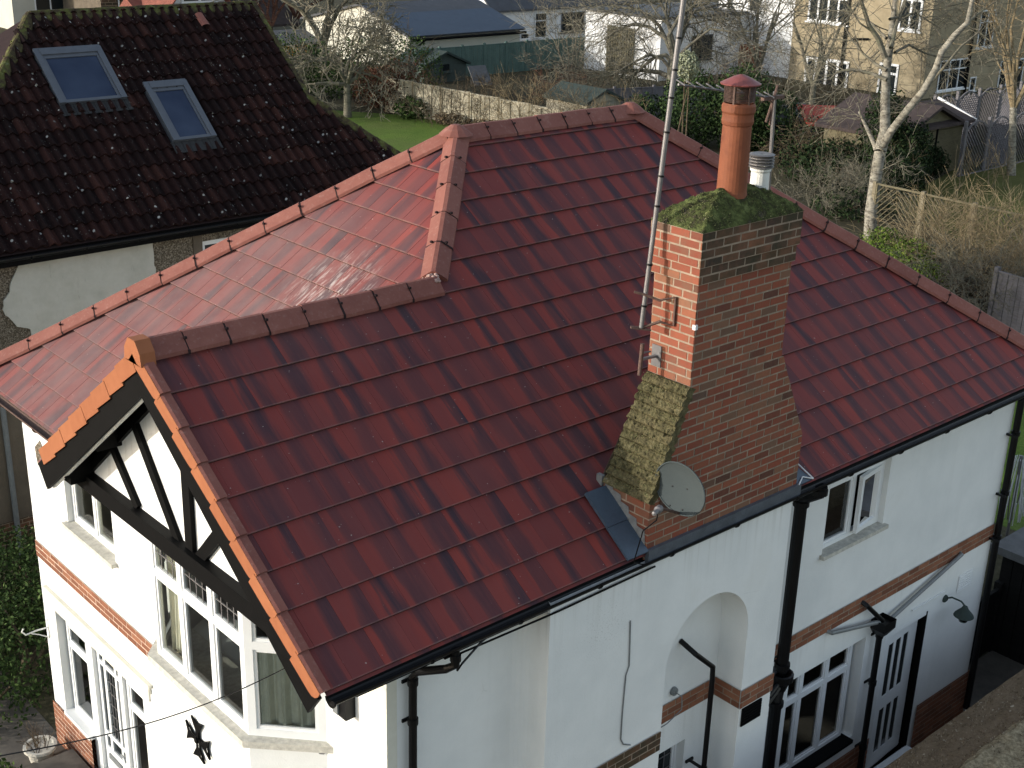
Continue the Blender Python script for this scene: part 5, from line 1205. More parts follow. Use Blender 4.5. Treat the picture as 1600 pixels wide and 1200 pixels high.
mb.face([(XT-.4,yc-.4,3.2),(XT+11.4,yc-.4,3.2),(XT+5.5,yc+4.5,6.2)]); mb.face([(XT-.4,yc-.4,3.2),(XT+5.5,yc+4.5,6.2),(XT+5.5,ym,6.2),(XT-.4,ym,3.2)]); mb.face([(XT+11.4,yc-.4,3.2),(XT+11.4,ym,3.2),(XT+5.5,ym,6.2),(XT+5.5,yc+4.5,6.2)]); mb.face([(XT-.4,ym,3.2),(XT+5.5,ym,6.2),(XT+11.4,ym,3.2)])
obj('roof',mb,['far_roof_brown'],t_)
winpx(t_,'x',XT,1262,-25,1325,32,4,2,fr=.12); winpx(t_,'x',XT,1403,-25,1438,46,2,2,fr=.12); winpx(t_,'x',XT,1254,86,1322,150,4,1,fr=.16,name='french_window'); winpx(t_,'x',XT,1370,96,1400,145,2,2,fr=.12)
winpx(t_,'y',yc,1524,17,1547,75,2,2); winpx(t_,'y',yc,1462,96,1507,143,3,2); winpx(t_,'y',yc,1512,121,1521,143,1,1); winpx(t_,'y',yc,1556,96,1592,141,3,2)
mb=MB(); a=onY(1512,110,yc-.12); mb.tube([(a.x,yc-.12,GZ),(a.x,yc-.12,3.2)],.09,6); obj('downpipe',mb,['black_paint'],t_)
mb=MB(); a=onX(1318,70,XT-.12); mb.tube([(XT-.12,a.y,GZ),(XT-.12,a.y,3.2)],.08,6); mb.tube([onX(1330,61,XT-.12),onX(1357,61,XT-.12)],.06,6); obj('waste_pipe',mb,['black_paint'],t_)
# small garage right
C2=G(1494,264); y0_=C2.y; x1=C2.x; x0=x1-3.2; zt=zat((x1,y0_),186); rz=zat((x1,y0_+1.5),160)
t_=thing('garage','small pale pebbledash garage with worn brown roof beside the lattice fence','garage',(x0,y0_,GZ))
walls(t_,x0,x1,y0_,y0_+2.8,zt,'far_white'); gable_roof_x(t_,x0,x1,y0_,y0_+2.8,zt,rz,y0_+1.5,'shed_roof_brown',ov=.35,wallmat='cream_render')
mb=MB(); a=Vector((x1+.36,y0_-.35,zt-.05)); b=Vector((x1+.36,y0_+1.5,rz+.14)); mb.bar(a,b,.06,.16); obj('verge_board',mb,['far_white'],t_)
mb=MB(); mb.tube([(x1-2.0,y0_-.08,zt-.1),(x1-2.0,y0_-.08,GZ)],.05,6); obj('downpipe',mb,['black_paint'],t_)
# purple brown hipped shed and red sheeted roof
P0=onZ(1300,205,-4.2); t_=thing('summer_house','low hut with purple brown felt roof behind the birch trunk','hut',(P0.x,P0.y,GZ)); 
a=onZ(1290,185,-3.2); b=onZ(1380,178,-3.2); walls(t_,a.x,a.x+4.5,a.y-3.5,a.y,-3.4,'fence_olive'); gable_roof_y(t_,a.x,a.x+4.5,a.y-3.5,a.y,-3.4,-2.5,'shed_roof_brown',wallmat='fence_olive')
mb=MB(); p=onZ(1262,197,-3.9); q=onZ(1345,200,-3.9); mb.box(p,q-p,(1.2,1.6,.5),(0,0,.08)); r_=MB(); 
tag(obj('red_sheeting',mb,['red_sheet'],loc=p),'bright red sheet roof low down between the bushes and hut','roof sheet')
mb=MB(); 
for k in range(4): mb.bar(Vector(p).lerp(q,k/3)+Vector((.2,.3,.0)),(Vector(p).lerp(q,k/3).x+.2,Vector(p).lerp(q,k/3).y+.3,GZ),.1)
sp=obj('sheet_support',mb,['fence_post'],None,loc=p); sp.parent=bpy.data.objects['red_sheeting']; sp.location=(0,0,0)
a=G(1218,236); zt=zat(a,196); t_=thing('blue_shed','small shed clad in blue sheeting behind the white chimney pot','shed',a)
b_=onY(1250,225,a.y); walls(t_,a.x,b_.x+1.2,a.y,a.y+2,zt,'blue_sheet'); gable_roof_x(t_,a.x,b_.x+1.2,a.y,a.y+2,zt,zt+.5,a.y+1,'felt_grey',ov=.1,wallmat='blue_sheet')
mb=MB(); 
for k in range(6): mb.tube([G(1236+k*14,250)+Vector((2+k*.3,3,1.2)),G(1236+k*14,250)+Vector((2+k*.3,3,3.0+.3*(k%2)))],.03,5)
gf=G(1236,250)+Vector((2,3,0)); mb.tube([gf+Zv*3.0,gf+Vector((1.5,0,3.3))],.03,5)
# orange timber shed and grey roof, upper left
a=G(428,90); zt=zat(a,70); b_=onY(480,82,a.y); t_=thing('timber_shed','orange stained timber shed with pitched grey felt roof beyond the pantile roof','shed',a)
walls(t_,a.x-2.5,b_.x,a.y,a.y+3.5,zt,'shed_orange'); gable_roof_x(t_,a.x-2.5,b_.x+.6,a.y,a.y+3.5,zt,zat((a.x,a.y+1.7),52),a.y+1.7,'felt_grey',wallmat='shed_orange')
# green shed in front of the green fence
a=G(662,132); zt=zat(a,104); x1_=onY(728,128,a.y).x; dy=onX(618,108,a.x).y-a.y
t_=thing('green_shed','dark green timber shed with low pitched felt roof in front of the green fence','shed',a)
dy=max(2.2,min(dy,3.2)); walls(t_,a.x,x1_,a.y,a.y+dy,zt,'shed_green'); gable_roof_y(t_,a.x,x1_,a.y,a.y+dy,zt,zt+.62,'felt_green',ov=.2,wallmat='shed_green')
winpx(t_,'y',a.y,690,100,702,112,1,1,fr=.03,frame='shed_green')
a=G(742,136); mb=MB(); mb.box(a+Zv*.02,(1.1,-.2,0),(.3,1.0,.9),(0,.0,.06)); mb.bar(a+Vector((.5,.9,.0)),a+Vector((.5,.9,.8)),.06)
tag(obj('cold_frame',mb,['felt_grey'],loc=a),'tilted grey panel lying at the foot of the green fence','panel')
a=G(935,215); zt=zat(a,160); t_=thing('small_green_shed','low mossy roofed shed with slatted door just above the red ridge','shed',a)
x1_=a.x+1.3; walls(t_,a.x-.8,x1_,a.y,a.y+2.6,zt,'fence_weathered'); gable_roof_y(t_,a.x-.8,x1_,a.y,a.y+2.6,zt,zt+.45,'felt_green',ov=.15,wallmat='fence_weathered')
# ================================================================== FENCES
def fence(name,label,A,B,z1,n,mat,post,style='board',z1b=None,z0=GZ,pt=.12,group=None):
    A,B=Vector((A[0],A[1],0)),Vector((B[0],B[1],0)); z1b=z1 if z1b is None else z1b; d=(B-A)/n; t=d.normalized(); nn=t.cross(Zv)
    if nn.dot(Vector((CAM.x,CAM.y,0))-A)<0: nn=-nn
    r=thing(name,label,'fence',(A.x,A.y,GZ),group)
    for i in range(n+1):
        zt=z1+(z1b-z1)*i/n; p=A+d*i; mb=MB(); mb.box(p-t*pt/2-nn*pt/2+Zv*z0,t*pt,nn*pt,Zv*(zt+.08-z0)); obj('post',mb,[post],r)
    for i in range(n):
        p=A+d*i+t*pt*.55; q=A+d*(i+1)-t*pt*.55; L=(q-p).length; za=z1+(z1b-z1)*i/n; zb=z1+(z1b-z1)*(i+1)/n; mb=MB(); rd=random.Random(i+int(A.x))
        if style=='board':
            k=int(L/.15)
            for j in range(k):
                a=p+t*(L*j/k+.006); zz=za+(zb-za)*j/k; mb.box(a+Zv*z0+nn*(.01*(j%2)),t*(L/k-.012),nn*.02,Zv*(zz-z0-.02+rd.uniform(-.01,.01)),0,rd.random())
            mb.box(p+Zv*(za-.04)+nn*-.01,q-p+Zv*(zb-za),nn*.06,Zv*.04)
        elif style=='lap':
            H=za-z0; k=int(H/.14)
            for j in range(k):
                zz=z0+H*j/k; m_=6
                for s in range(m_):
                    o0=rd.uniform(-.015,.015); o1=rd.uniform(-.015,.015)
                    a=p+t*L*s/m_; b=p+t*L*(s+1)/m_; lean=.035
                    mb.face([a+Zv*(zz+o0)+nn*lean,b+Zv*(zz+o1)+nn*lean,b+Zv*(zz+H/k+.01),a+Zv*(zz+H/k+.01)],0,c=rd.random()); mb.face([a+Zv*(zz+o0)+nn*lean,a+Zv*(zz+o0),b+Zv*(zz+o1),b+Zv*(zz+o1)+nn*lean],0)
            for s in (0,.33,.66,.985): mb.box(p+t*L*s+Zv*z0+nn*.03,t*.05,nn*.03,Zv*(za-z0))
            mb.box(p+Zv*(za-.02)-nn*.02,q-p+Zv*(zb-za),nn*.09,Zv*.05)
        else:   # herringbone / lattice with arched or straight head
            H=za-z0; arch=.35 if style=='arch' else 0.0
            def top(u): return H-arch+arch*math.sin(math.pi*u)
            for s in (0,L-.05): mb.box(p+t*s+Zv*z0,t*.05,nn*.05,Zv*top(s/L))
            K=10
            for s in range(K): mb.bar(p+t*L*s/K+Zv*(z0+top(s/K)),p+t*L*(s+1)/K+Zv*(z0+top((s+1)/K)),.06,.05,up=nn)
            mb.box(p+Zv*z0,q-p,nn*.05,Zv*.06)
            halves=((0,.5,1),(.5,1,-1)) if i%2==0 else ((0,.5,-1),(.5,1,1))
            if style=='arch': halves=((0,1,1 if i%2 else -1),)
            for (h0,h1,sg) in halves:
                W_=L*(h1-h0); stp=.19; m_=int((H+W_)/stp)
                for j in range(m_):
                    c0=-W_+j*stp if sg>0 else j*stp
                    # line z=c0+sg*x inside 0<x<W_, 0<z<top
                    xs_=[];N_=14
                    seg=[]
                    for s in range(N_+1):
                        x=W_*s/N_; z=c0+sg*x; ok=0.02<z<top(h0+(h1-h0)*s/N_)-.03
                        if ok: seg.append((x,z))
                    if len(seg)>1:
                        a,b=seg[0],seg[-1]; mb.bar(p+t*(L*h0+a[0])+Zv*(z0+a[1])+nn*.02,p+t*(L*h0+b[0])+Zv*(z0+b[1])+nn*.02,.02,.075,up=nn)
                        if style=='arch' and (i%3==1): 
                            mb.bar(p+t*(L*h0+W_-a[0])+Zv*(z0+a[1])+nn*.01,p+t*(L*h0+W_-b[0])+Zv*(z0+b[1])+nn*.01,.02,.05,up=nn)
        obj('panel',mb,[mat],r)
    return r
a=G(640,180); b=G(760,202); c=Vector((35.9,31.0,0)); a=Vector((33.3,44.5,0))
fence('lap_fence','weathered pale overlap panel fence behind the left lawn',a,c,zat((34.2,40.4),136),8,'fence_weathered','fence_post','lap',z1b=zat((35.3,34.2),178))
yF=51.5; z=onY(800,66,yF).z; fence('green_fence','tall green painted board fence in front of the outbuilding',(onY(650,110,yF).x,yF),(onY(915,95,yF).x,yF),z,8,'fence_green','fence_green','board')
fence('herringbone_fence','olive herringbone panel fence behind the birch and lime shrub',(32.4,16.6),(32.2,5.8),-3.42,6,'fence_olive','fence_post','herring')
fence('board_fence','dark vertical board fence at the right edge beyond the bare bushes',(27.2,9.3),(26.2,2.5),-3.7,3,'fence_dark','fence_dark','board')
yF=20.0; fence('lattice_fence','grey arched lattice fence panels right of the small garage',(onY(1500,260,yF).x,yF),(onY(1500,260,yF).x+7.2,yF),onY(1540,187,yF).z,4,'fence_dark','fence_dark','arch')
yF=23.2; xa=onY(1455,200,yF).x; fence('lattice_fence','tall arched diagonal slat fence below the tan house',(xa,yF),(xa+12.6,yF),onY(1520,142,yF).z,7,'fence_dark','fence_dark','arch',z1b=onY(1590,131,yF).z)
yF=30.5; fence('dark_fence','dark panel fence behind the evergreen below the round topiary ball',(38,36.5),(46,34),-3.5,4,'fence_dark','fence_dark','board')
# dark shed and gate against the right end of the house
sx,sy=12.62,1.10; t_=thing('black_shed','black stained shed with grey felt flat roof at the back corner of the house','shed',(sx,-1.5,GZ))
mb=MB(); k=20
for j in range(k): mb.box((sx-.0,-2.6+3.6*j/k,GZ),(.02,0,0),(0,3.6/k-.012,0),(0,0,1.72),0,random.random())
obj('board_wall',mb,['fence_black'],t_); walls(t_,sx+.02,16,-2.6,1.0,-3.5,'fence_black'); mb=MB(); mb.box((sx-.12,-2.7,-3.48),(3.6,0,0),(0,3.82,0),(0,0,.05)); mb.box((sx-.16,-2.74,-3.53),(.04,0,0),(0,3.9,0),(0,0,.12)); obj('roof',mb,['felt_grey'],t_)
t_=fence('black_gate','black boarded side gate closing the passage at the right end of the house',(10.98,.95),(12.6,.95),-4.1,1,'fence_black','fence_black','board')
# rotary clothes line
rb=G(1572,845); rt=Vector((rb.x,rb.y,zat(rb,712))); t_=thing('rotary_clothes_line','folded rotary clothes line with pale hanging cords at the edge of the lawn','clothes line',rb)
mb=MB(); mb.tube([rb,rt],.028,8); obj('pole',mb,['galvanised'],t_); H=rt.z-rb.z
for k in range(4):
    a=math.pi/2*k+.4; d=Vector((math.cos(a),math.sin(a),0)); mb=MB(); mb.tube([rb+Zv*(H*.25)+d*.04,rb+Zv*(H*.97)+d*.14],.012,5); obj('arm',mb,['galvanised'],t_)
mb=MB(); rd=random.Random(2)
for k in range(16):
    a=6.283*k/16; d=Vector((math.cos(a),math.sin(a),0)); r1=rd.uniform(.05,.15)
    mb.tube([rb+Zv*(H*.98)+d*.10,rb+Zv*(H*.6)+d*(r1+.05),rb+Zv*(H*rd.uniform(.22,.4))+d*(r1+.10),rb+Zv*(H*.5)+d*(r1+.12)],.010,4)
tag(obj('cords',mb,['cable_white'],t_))
# old roof in the right foreground
e0=-1.15; zE=-3.0; slope=.30
t_=thing('old_garage','low outbuilding with brown moss speckled roof and crumbling stone coping','garage',(3,-2,GZ))
mb=MB(); n1,n2=60,8
for i in range(n1):
    for j in range(n2):
        q=[]
        for a,b in ((i,j),(i+1,j),(i+1,j+1),(i,j+1)):
            x=1+14*a/n1; y_=e0-.62*b/n2; rr=random.Random(a*77+b); q.append((x,y_,zE+(e0-y_)*slope+rr.uniform(-.012,.014)))
        mb.face(q[::-1],0)
mb.face([(1,e0,zE),(15,e0,zE),(15,e0,zE-.09),(1,e0,zE-.09)][::-1],0); obj('roof',mb,['old_roof'],t_,smooth=True)
fm=MB(); rd=random.Random(77)
for k in range(240):
    x=rd.uniform(3,11); y_=e0-rd.uniform(0.02,.6); z=zE+(e0-y_)*slope+.012; r=rd.uniform(.004,.014)*(2.4 if rd.random()<.06 else 1); m_=rd.randint(5,7); a0_=rd.uniform(0,6.28)
    P=[Vector((x+math.cos(a0_+6.28*q/m_)*r*rd.uniform(.6,1.4)*1.5,y_+math.sin(a0_+6.28*q/m_)*r*rd.uniform(.5,1.1),z+rd.uniform(0,.006))) for q in range(m_)]; fm.face(P,0,c=rd.random())
tag(obj('lichen_flakes',fm,['dry_moss'],t_),'pale lichen flakes and leaf litter',kind='stuff')
def s_or(r):
    y_=e0-r.uniform(0.0,.62); return Vector((r.uniform(2.5,11),y_,zE+(e0-y_)*slope)),Vector((0,.2,1)).normalized()
o_=tufts('moss',s_or,9000,.022,'dry_moss',t_,15); tag(o_,kind='stuff')
def s_cp(r):
    return Vector((r.uniform(2.5,11),e0-.62-r.uniform(0,.5),zE+.6*slope+.06)),Vector((0,.2,1)).normalized()
o_=tufts('moss',s_cp,4000,.028,'dry_moss',t_,16); tag(o_,kind='stuff')
mb=MB(); n1,n2=90,8
for i in range(n1):
    for j in range(n2):
        q=[]
        for a,b in ((i,j),(i+1,j),(i+1,j+1),(i,j+1)):
            x=1+14*a/n1; y_=e0-.60-.7*b/n2; rr=random.Random(a*71+b*3+9); h=.0 if b==0 else .07+rr.uniform(-.02,.03); q.append((x,y_+rr.uniform(-.02,.02),zE+.60*slope+h))
        mb.face(q[::-1],0)
obj('stone_coping',mb,['crumbly_stone'],t_,smooth=True)
walls(t_,1.05,14.95,e0-1.25,e0-.08,zE-.08,'pebbledash')

# ================================================================== VEGETATION
def jit(r,s): return Vector((r.gauss(0,s),r.gauss(0,s),r.gauss(0,s)))
def grow(mb,p,d,l,r,lev,rd,P):
    """recursive bare branch"""
    n=3 if lev>1 else 2; pts=[p]; rs=[r]; q=Vector(p); dd=Vector(d)
    for k in range(n):
        dd=(dd+jit(rd,P['wig'])+Vector((0,0,P['up']))).normalized(); q=q+dd*(l/n); pts.append(q.copy()); rs.append(r*(1-.45*(k+1)/n))
    mb.tube(pts,rs,6 if lev>=4 else (4 if lev>=2 else 3),cap=False)
    if lev<=0: return
    kids=P['kids'] if lev>1 else P['twigs']
    for k in range(kids):
        f=rd.uniform(.25,1.0) if k else 1.0; i=min(n-1,int(f*n)); b=pts[i].lerp(pts[i+1],f*n-i) if i<n else pts[-1]
        t=(pts[i+1]-pts[i]).normalized(); a=t.cross(Vector((rd.gauss(0,1),rd.gauss(0,1),rd.gauss(0,1)))).normalized()
        an=rd.uniform(*P['ang'])*(.5 if k==0 else 1); nd=(t*math.cos(an)+a*math.sin(an)).normalized()
        grow(mb,b,nd,l*rd.uniform(*P['len']),max(P['rmin'],rs[i]*rd.uniform(.5,.72)),lev-1,rd,P)
DEF=dict(wig=.16,up=.03,kids=3,twigs=4,ang=(.35,.95),len=(.55,.85),rmin=.008)
def limb(mb,pts,r0,r1,rd,P,lev,nk,l0,jitter=0.0):
    rs=[r0+(r1-r0)*i/(len(pts)-1) for i in range(len(pts))]; mb.tube(pts,rs,8,cap=False)
    for k in range(nk):
        f=rd.uniform(.3,1)*(len(pts)-1.001); i=int(f); b=pts[i].lerp(pts[i+1],f-i); t=(pts[i+1]-pts[i]).normalized()
        a=t.cross(Vector((rd.gauss(0,1),rd.gauss(0,1),rd.gauss(0,1)))).normalized(); an=rd.uniform(.5,1.2)
        grow(mb,b,(t*math.cos(an)+a*math.sin(an)).normalized(),l0*rd.uniform(.6,1.1),rs[i]*rd.uniform(.3,.5),lev,rd,P)
def tree(name,label,base,h,r,bark,seed,lev=5,forks=3,P=None,trunk=.25,lean=(0,0,1),twigmat=None,l0=None,group=None,spread=.6):
    rd=random.Random(seed); PP=dict(DEF); PP.update(P or {}); base=Vector(base)
    t=thing(name,label,'tree',base,group); tm=MB(); cm=MB()
    d=Vector(lean).normalized(); top=base+d*h*trunk; pts=[base-Zv*.1,base.lerp(top,.4)+jit(rd,.04*h*trunk),top]
    tm.tube(pts,[r*1.25,r,r*.85],10,cap=False)
    for k in range(forks):
        a=2*math.pi*k/forks+rd.uniform(-.5,.5); nd=(d+Vector((math.cos(a),math.sin(a),0))*spread*rd.uniform(.7,1.2)).normalized()
        grow(cm,top-d*.1,nd,l0 or h*.36,r*.65,lev,rd,PP)
    obj('trunk',tm,[bark],t,smooth=True); obj('crown',cm,[twigmat or bark],t); return t
def leafmass(mb,clumps,n,size,rd,flat=.0,hollow=.55):
    tot=sum(c[1]*c[2]*c[3] for c in clumps)
    for (c,rx,ry,rz) in clumps:
        c=Vector(c)
        for k in range(int(n*rx*ry*rz/tot)):
            while 1:
                v=Vector((rd.uniform(-1,1),rd.uniform(-1,1),rd.uniform(-1,1)))
                if hollow<v.length<1.0: break
            v*=1+.12*math.sin(v.x*9+c.x)*math.sin(v.y*8+c.y)
            p=c+Vector((v.x*rx,v.y*ry,v.z*rz)); nrm=(v.normalized()*.7+jit(rd,.6)).normalized(); t=nrm.cross(jit(rd,1)).normalized(); s=nrm.cross(t); l=size*rd.uniform(.6,1.5)
            cc=min(1,max(0,rd.gauss(.45,.25)))
            mb.face([p-t*l*.5,p+s*l*.28,p+t*l*.5,p-s*l*.28],0,c=cc)
def bush(name,label,cat,clumps,n,size,leaf,seed,stem='brown_bark',twigs=0,group=None,hollow=.5,core=None):
    rd=random.Random(seed); c0=Vector(clumps[0][0]); base=Vector((c0.x,c0.y,GZ)); t=thing(name,label,cat,base,group)
    mb=MB(); leafmass(mb,clumps,n,size,rd,hollow=hollow); obj('foliage',mb,[leaf],t)
    sm=MB()
    for (c,rx,ry,rz) in clumps:
        c=Vector(c); b=Vector((c.x+rd.uniform(-.3,.3)*rx,c.y+rd.uniform(-.3,.3)*ry,GZ-.05))
        for k in range(3): sm.tube([b,b.lerp(c,.5)+jit(rd,.1),c+Vector((rd.uniform(-.6,.6)*rx,rd.uniform(-.6,.6)*ry,rz*.5))],[.05,.035,.012],5,cap=False)
        for k in range(twigs):
            v=jit(rd,1).normalized(); v.z=abs(v.z); q=c+Vector((v.x*rx,v.y*ry,v.z*rz))*.75; grow(sm,q,(v+Zv*.3).normalized(),max(rx,rz)*.45,.014,1,rd,DEF)
    obj('stems',sm,[stem],t); return t
def twigbush(name,label,base,r,h,n,mat,seed,lev=2,P=None,cat='shrub',group=None,lean=.5,rad=.016,l=None):
    rd=random.Random(seed); PP=dict(DEF,rmin=.006,wig=.22,up=.05,kids=3,twigs=4); PP.update(P or {}); base=Vector(base); t=tag(thing(name,label,cat,base,group)); mb=MB()
    for k in range(n):
        a=rd.uniform(0,6.283); q=math.sqrt(rd.random()); p=base+Vector((math.cos(a)*r*q*.6,math.sin(a)*r*q*.6,-.05)); d=Vector((math.cos(a)*lean*q,math.sin(a)*lean*q,1)).normalized()
        grow(mb,p,d,(l or h*.5)*rd.uniform(.7,1.1),rad*rd.uniform(.7,1.3),lev,rd,PP)
    obj('branches',mb,[mat],t); return t
# --- the birch: trunk and limbs follow the photo, set at the trunk's own distance
bb=G(1360,374); D0=depth(bb)
def bp(u,v,dd=0): return atd(u,v,D0+dd)
rd=random.Random(5); t_=thing('birch_tree','tall pale barked birch forking low with one long limb leaning right','tree',bb)
tm=MB(); tm.tube([bb-Zv*.2,bp(1361,330),bp(1368,280),bp(1375,238)],[.22,.20,.19,.19],12,cap=False)
tm.tube([bp(1375,238),bp(1383,205,.2),bp(1383,160,.3),bp(1385,110,.2),bp(1392,60,.3),bp(1398,10,.5),bp(1404,-60,.8)],[.21,.18,.16,.14,.12,.09,.06],10,cap=False)
tm.tube([bp(1377,232),bp(1392,205,-.4),bp(1418,172,-.8),bp(1443,142,-1.1),bp(1462,108,-1.3),bp(1472,80,-1.4),bp(1492,55,-1.5),bp(1512,35,-1.6),bp(1519,0,-1.7),bp(1523,-60,-1.8)],[.15,.13,.125,.12,.11,.105,.10,.085,.07,.05],10,cap=False)
tm.tube([bp(1373,245),bp(1366,225,.3),bp(1352,195,.8),bp(1342,175,1.2)],[.10,.08,.055,.03],8,cap=False)
obj('trunk',tm,['birch_bark'],t_,smooth=True)
cm=MB(); PB=dict(DEF,wig=.2,up=.0,kids=3,twigs=4,rmin=.009,ang=(.4,1.1))
L_=[([bp(1385,125),bp(1362,115,.3),bp(1330,108,.6),bp(1308,112,.8),bp(1297,124,1)],.065,.02,2,6,1.5),
 ([bp(1383,90),bp(1372,60,-.3),bp(1358,40,-.5),bp(1345,0,-.8),bp(1330,-40,-1)],.10,.04,2,9,1.6),
 ([bp(1392,75),bp(1400,40,.3),bp(1415,0,.5),bp(1420,-50,.8)],.08,.04,2,8,1.6),
 ([bp(1398,82),bp(1420,70,.5),bp(1445,83,.9),bp(1470,90,1.2),bp(1490,88,1.5)],.05,.015,2,7,1.4),
 ([bp(1385,110),bp(1368,100,.3),bp(1350,85,.6),bp(1330,60,.8),bp(1318,38,1)],.06,.02,2,8,1.5),
 ([bp(1443,142),bp(1475,105,-1),bp(1502,72,-1),bp(1530,50,-1),bp(1552,68,-1),bp(1568,78,-1)],.05,.015,1,6,1.0),
 ([bp(1512,35,-1.5),bp(1530,20,-1.2),bp(1560,0,-1)],.04,.015,2,5,1.2),
 ([bp(1352,195,.8),bp(1345,180,1),bp(1340,160,1.2)],.03,.012,1,5,.9),
 ([bp(1345,180,1),bp(1360,195,1),bp(1372,205,.6)],.03,.012,1,3,.6),
 ([bp(1370,270),bp(1385,262,-.3),bp(1410,250,-.6)],.02,.008,1,4,.7),
 ([bp(1385,60),bp(1360,35,1),bp(1320,20,1.5),bp(1290,40,2)],.05,.015,2,9,1.4),
 ([bp(1390,30),bp(1430,20,1),bp(1470,45,1.5)],.05,.015,2,8,1.4)]
for pts,r0,r1,lv,nk,l0 in L_: limb(cm,pts,r0,r1,rd,PB,lv+1,nk,l0*1.2)
obj('crown',cm,['grey_bark'],t_)
# --- big arching bare tree in the middle
mbp=G(1052,185); D0=depth(mbp)
t_=thing('arching_tree','wide bare tree with arching branches and ivy at its foot behind the tall pole','tree',mbp); tm=MB(); cm=MB(); rd=random.Random(8)
tm.tube([mbp-Zv*.2,bp(1050,150),bp(1050,118),bp(1052,88)],[.34,.30,.26,.24],10,cap=False); obj('trunk',tm,['grey_bark'],t_,smooth=True)
PM=dict(DEF,wig=.24,up=-.02,kids=3,twigs=4,rmin=.011,ang=(.4,1.1))
L_=[([bp(1052,100),bp(1040,86),bp(1022,90,.3),bp(1000,108,.5),bp(975,125,.6),bp(962,128,.6)],.13,.03),
 ([bp(1050,110),bp(1035,92,-.3),bp(1015,85,-.5),bp(985,100,-.6),bp(955,118,-.7),bp(915,118,-.8)],.10,.02),
 ([bp(1050,122),bp(1030,113,.6),bp(1000,110,1),bp(960,113,1.2),bp(920,112,1.4)],.14,.03),
 ([bp(1052,90),bp(1040,60),bp(1015,42,.3),bp(990,38,.5),bp(960,50,.7),bp(930,70,.9)],.12,.02),
 ([bp(1052,90),bp(1045,55,-.5),bp(1062,25,-.6),bp(1085,10,-.8),bp(1110,5,-1)],.13,.03),
 ([bp(1053,90),bp(1068,50,.5),bp(1080,20,.6),bp(1120,8,.9),bp(1160,5,1.2)],.13,.03),
 ([bp(1054,80),bp(1070,30,.2),bp(1075,-20,.3)],.14,.06),
 ([bp(1053,95),bp(1078,70,-.5),bp(1110,45,-1),bp(1150,50,-1.4),bp(1185,70,-1.6)],.09,.02),
 ([bp(1052,85),bp(1030,40,1),bp(1000,15,1.4),bp(960,10,1.8),bp(925,40,2)],.11,.02),
 ([bp(1054,75),bp(1040,20,.2),bp(1020,-20,.3)],.11,.04),([bp(1052,100),bp(1075,85,.8),bp(1100,75,1.4),bp(1135,85,1.8)],.08,.02)]
for pts,r0,r1 in L_: limb(cm,pts,r0,r1,rd,PM,3,13,1.9)
obj('crown',cm,['grey_bark'],t_)
tree('bare_tree','slim pale bare tree with upright stems in front of the white house',G(1180,165),8.5,.17,'birch_bark',31,lev=4,forks=4,P=dict(up=.06,wig=.14,twigs=5),trunk=.22,twigmat='grey_bark',spread=.35)
tree('bare_tree','bare tree with pale twigs before the tan house, left of the birch',G(1265,190),9,.15,'grey_bark',32,lev=4,forks=4,P=dict(up=.04,wig=.2,twigs=5),trunk=.2,twigmat='grey_bark',spread=.5)
t5=tree('bare_tree','pale barked bare tree crowding the upper right corner',G(1596,252)+Vector((-3,-1.2,0)),9,.15,'birch_bark',33,lev=4,forks=5,P=dict(up=.08,wig=.13,twigs=4),trunk=.30,twigmat='tan_twig',lean=(-.05,.12,1),spread=.35)
tree('fruit_tree','gnarled bare fruit tree with broad low crown on the left lawn',G(543,183),5.4,.17,'grey_bark',37,lev=5,forks=7,P=dict(up=.0,wig=.30,kids=3,twigs=4,len=(.62,.88),ang=(.4,1.1),rmin=.016),trunk=.30,l0=1.6,spread=1.3)
tree('bare_tree','tall bare tree with several grey stems beside the white gabled outbuilding',G(507,118),11,.26,'grey_bark',35,lev=4,forks=5,P=dict(up=.05,wig=.16,twigs=5,rmin=.012),trunk=.15,spread=.4)
for i,(u,v,h) in enumerate(((425,70,8),(465,60,9),(395,55,8))):
    tree('background_tree',['reddish twiggy tree far behind the orange shed','reddish twiggy tree behind the tall bare tree','reddish twiggy tree at the top right of the pantile roof'][i],G(u,v),h,.16,'brown_bark',40+i,lev=4,forks=5,P=dict(up=.05,wig=.2,twigs=6,kids=3,rmin=.02),trunk=.15,twigmat='red_twig',spread=.6,group='twiggy trees beyond the gardens')
tree('bare_tree','small bare tree with thin upright stems before the bungalow windows',G(888,150),6,.08,'grey_bark',44,lev=4,forks=5,P=dict(up=.08,wig=.18,twigs=5,rmin=.008),trunk=.15,spread=.4)
# hedges and evergreens
def cl(u,v,z,rx,ry,rz,dx=0,dy=0):
    p=onZ(u,v,z); return ((p.x+dx,p.y+dy,z),rx,ry,rz)
g0=G(545,190)
bush('evergreen_hedge','broad dark green hedge behind the gnarled fruit tree','hedge',[((31.5,50.5,-3.9),3.2,1.8,1.9),((35,49,-4.0),2.4,1.8,1.9),((37,47.8,-4.1),2.0,1.6,2.0),((29,52.5,-3.9),2.4,1.6,1.9)],17000,.13,'leaf_hedge',51,twigs=6)
bush('laurel_bush','bright green leafy bush left of the fruit tree crown','bush',[((28.0,47.5,-3.7),1.5,1.4,1.5)],4500,.12,'leaf_bright',52,twigs=3)
bush('beech_bush','rounded russet brown bush at the far end of the lap fence','bush',[((34.0,44.6,-4.1),1.55,1.6,1.35),((33.5,46,-4.2),1.2,1.2,1.1)],6500,.10,'leaf_russet',53,stem='red_twig',twigs=14)
bush('low_shrub','dark low evergreen shrub below the russet bush','bush',[((33.4,42.6,-4.8),.9,.9,.6)],900,.15,'leaf_hedge',54)
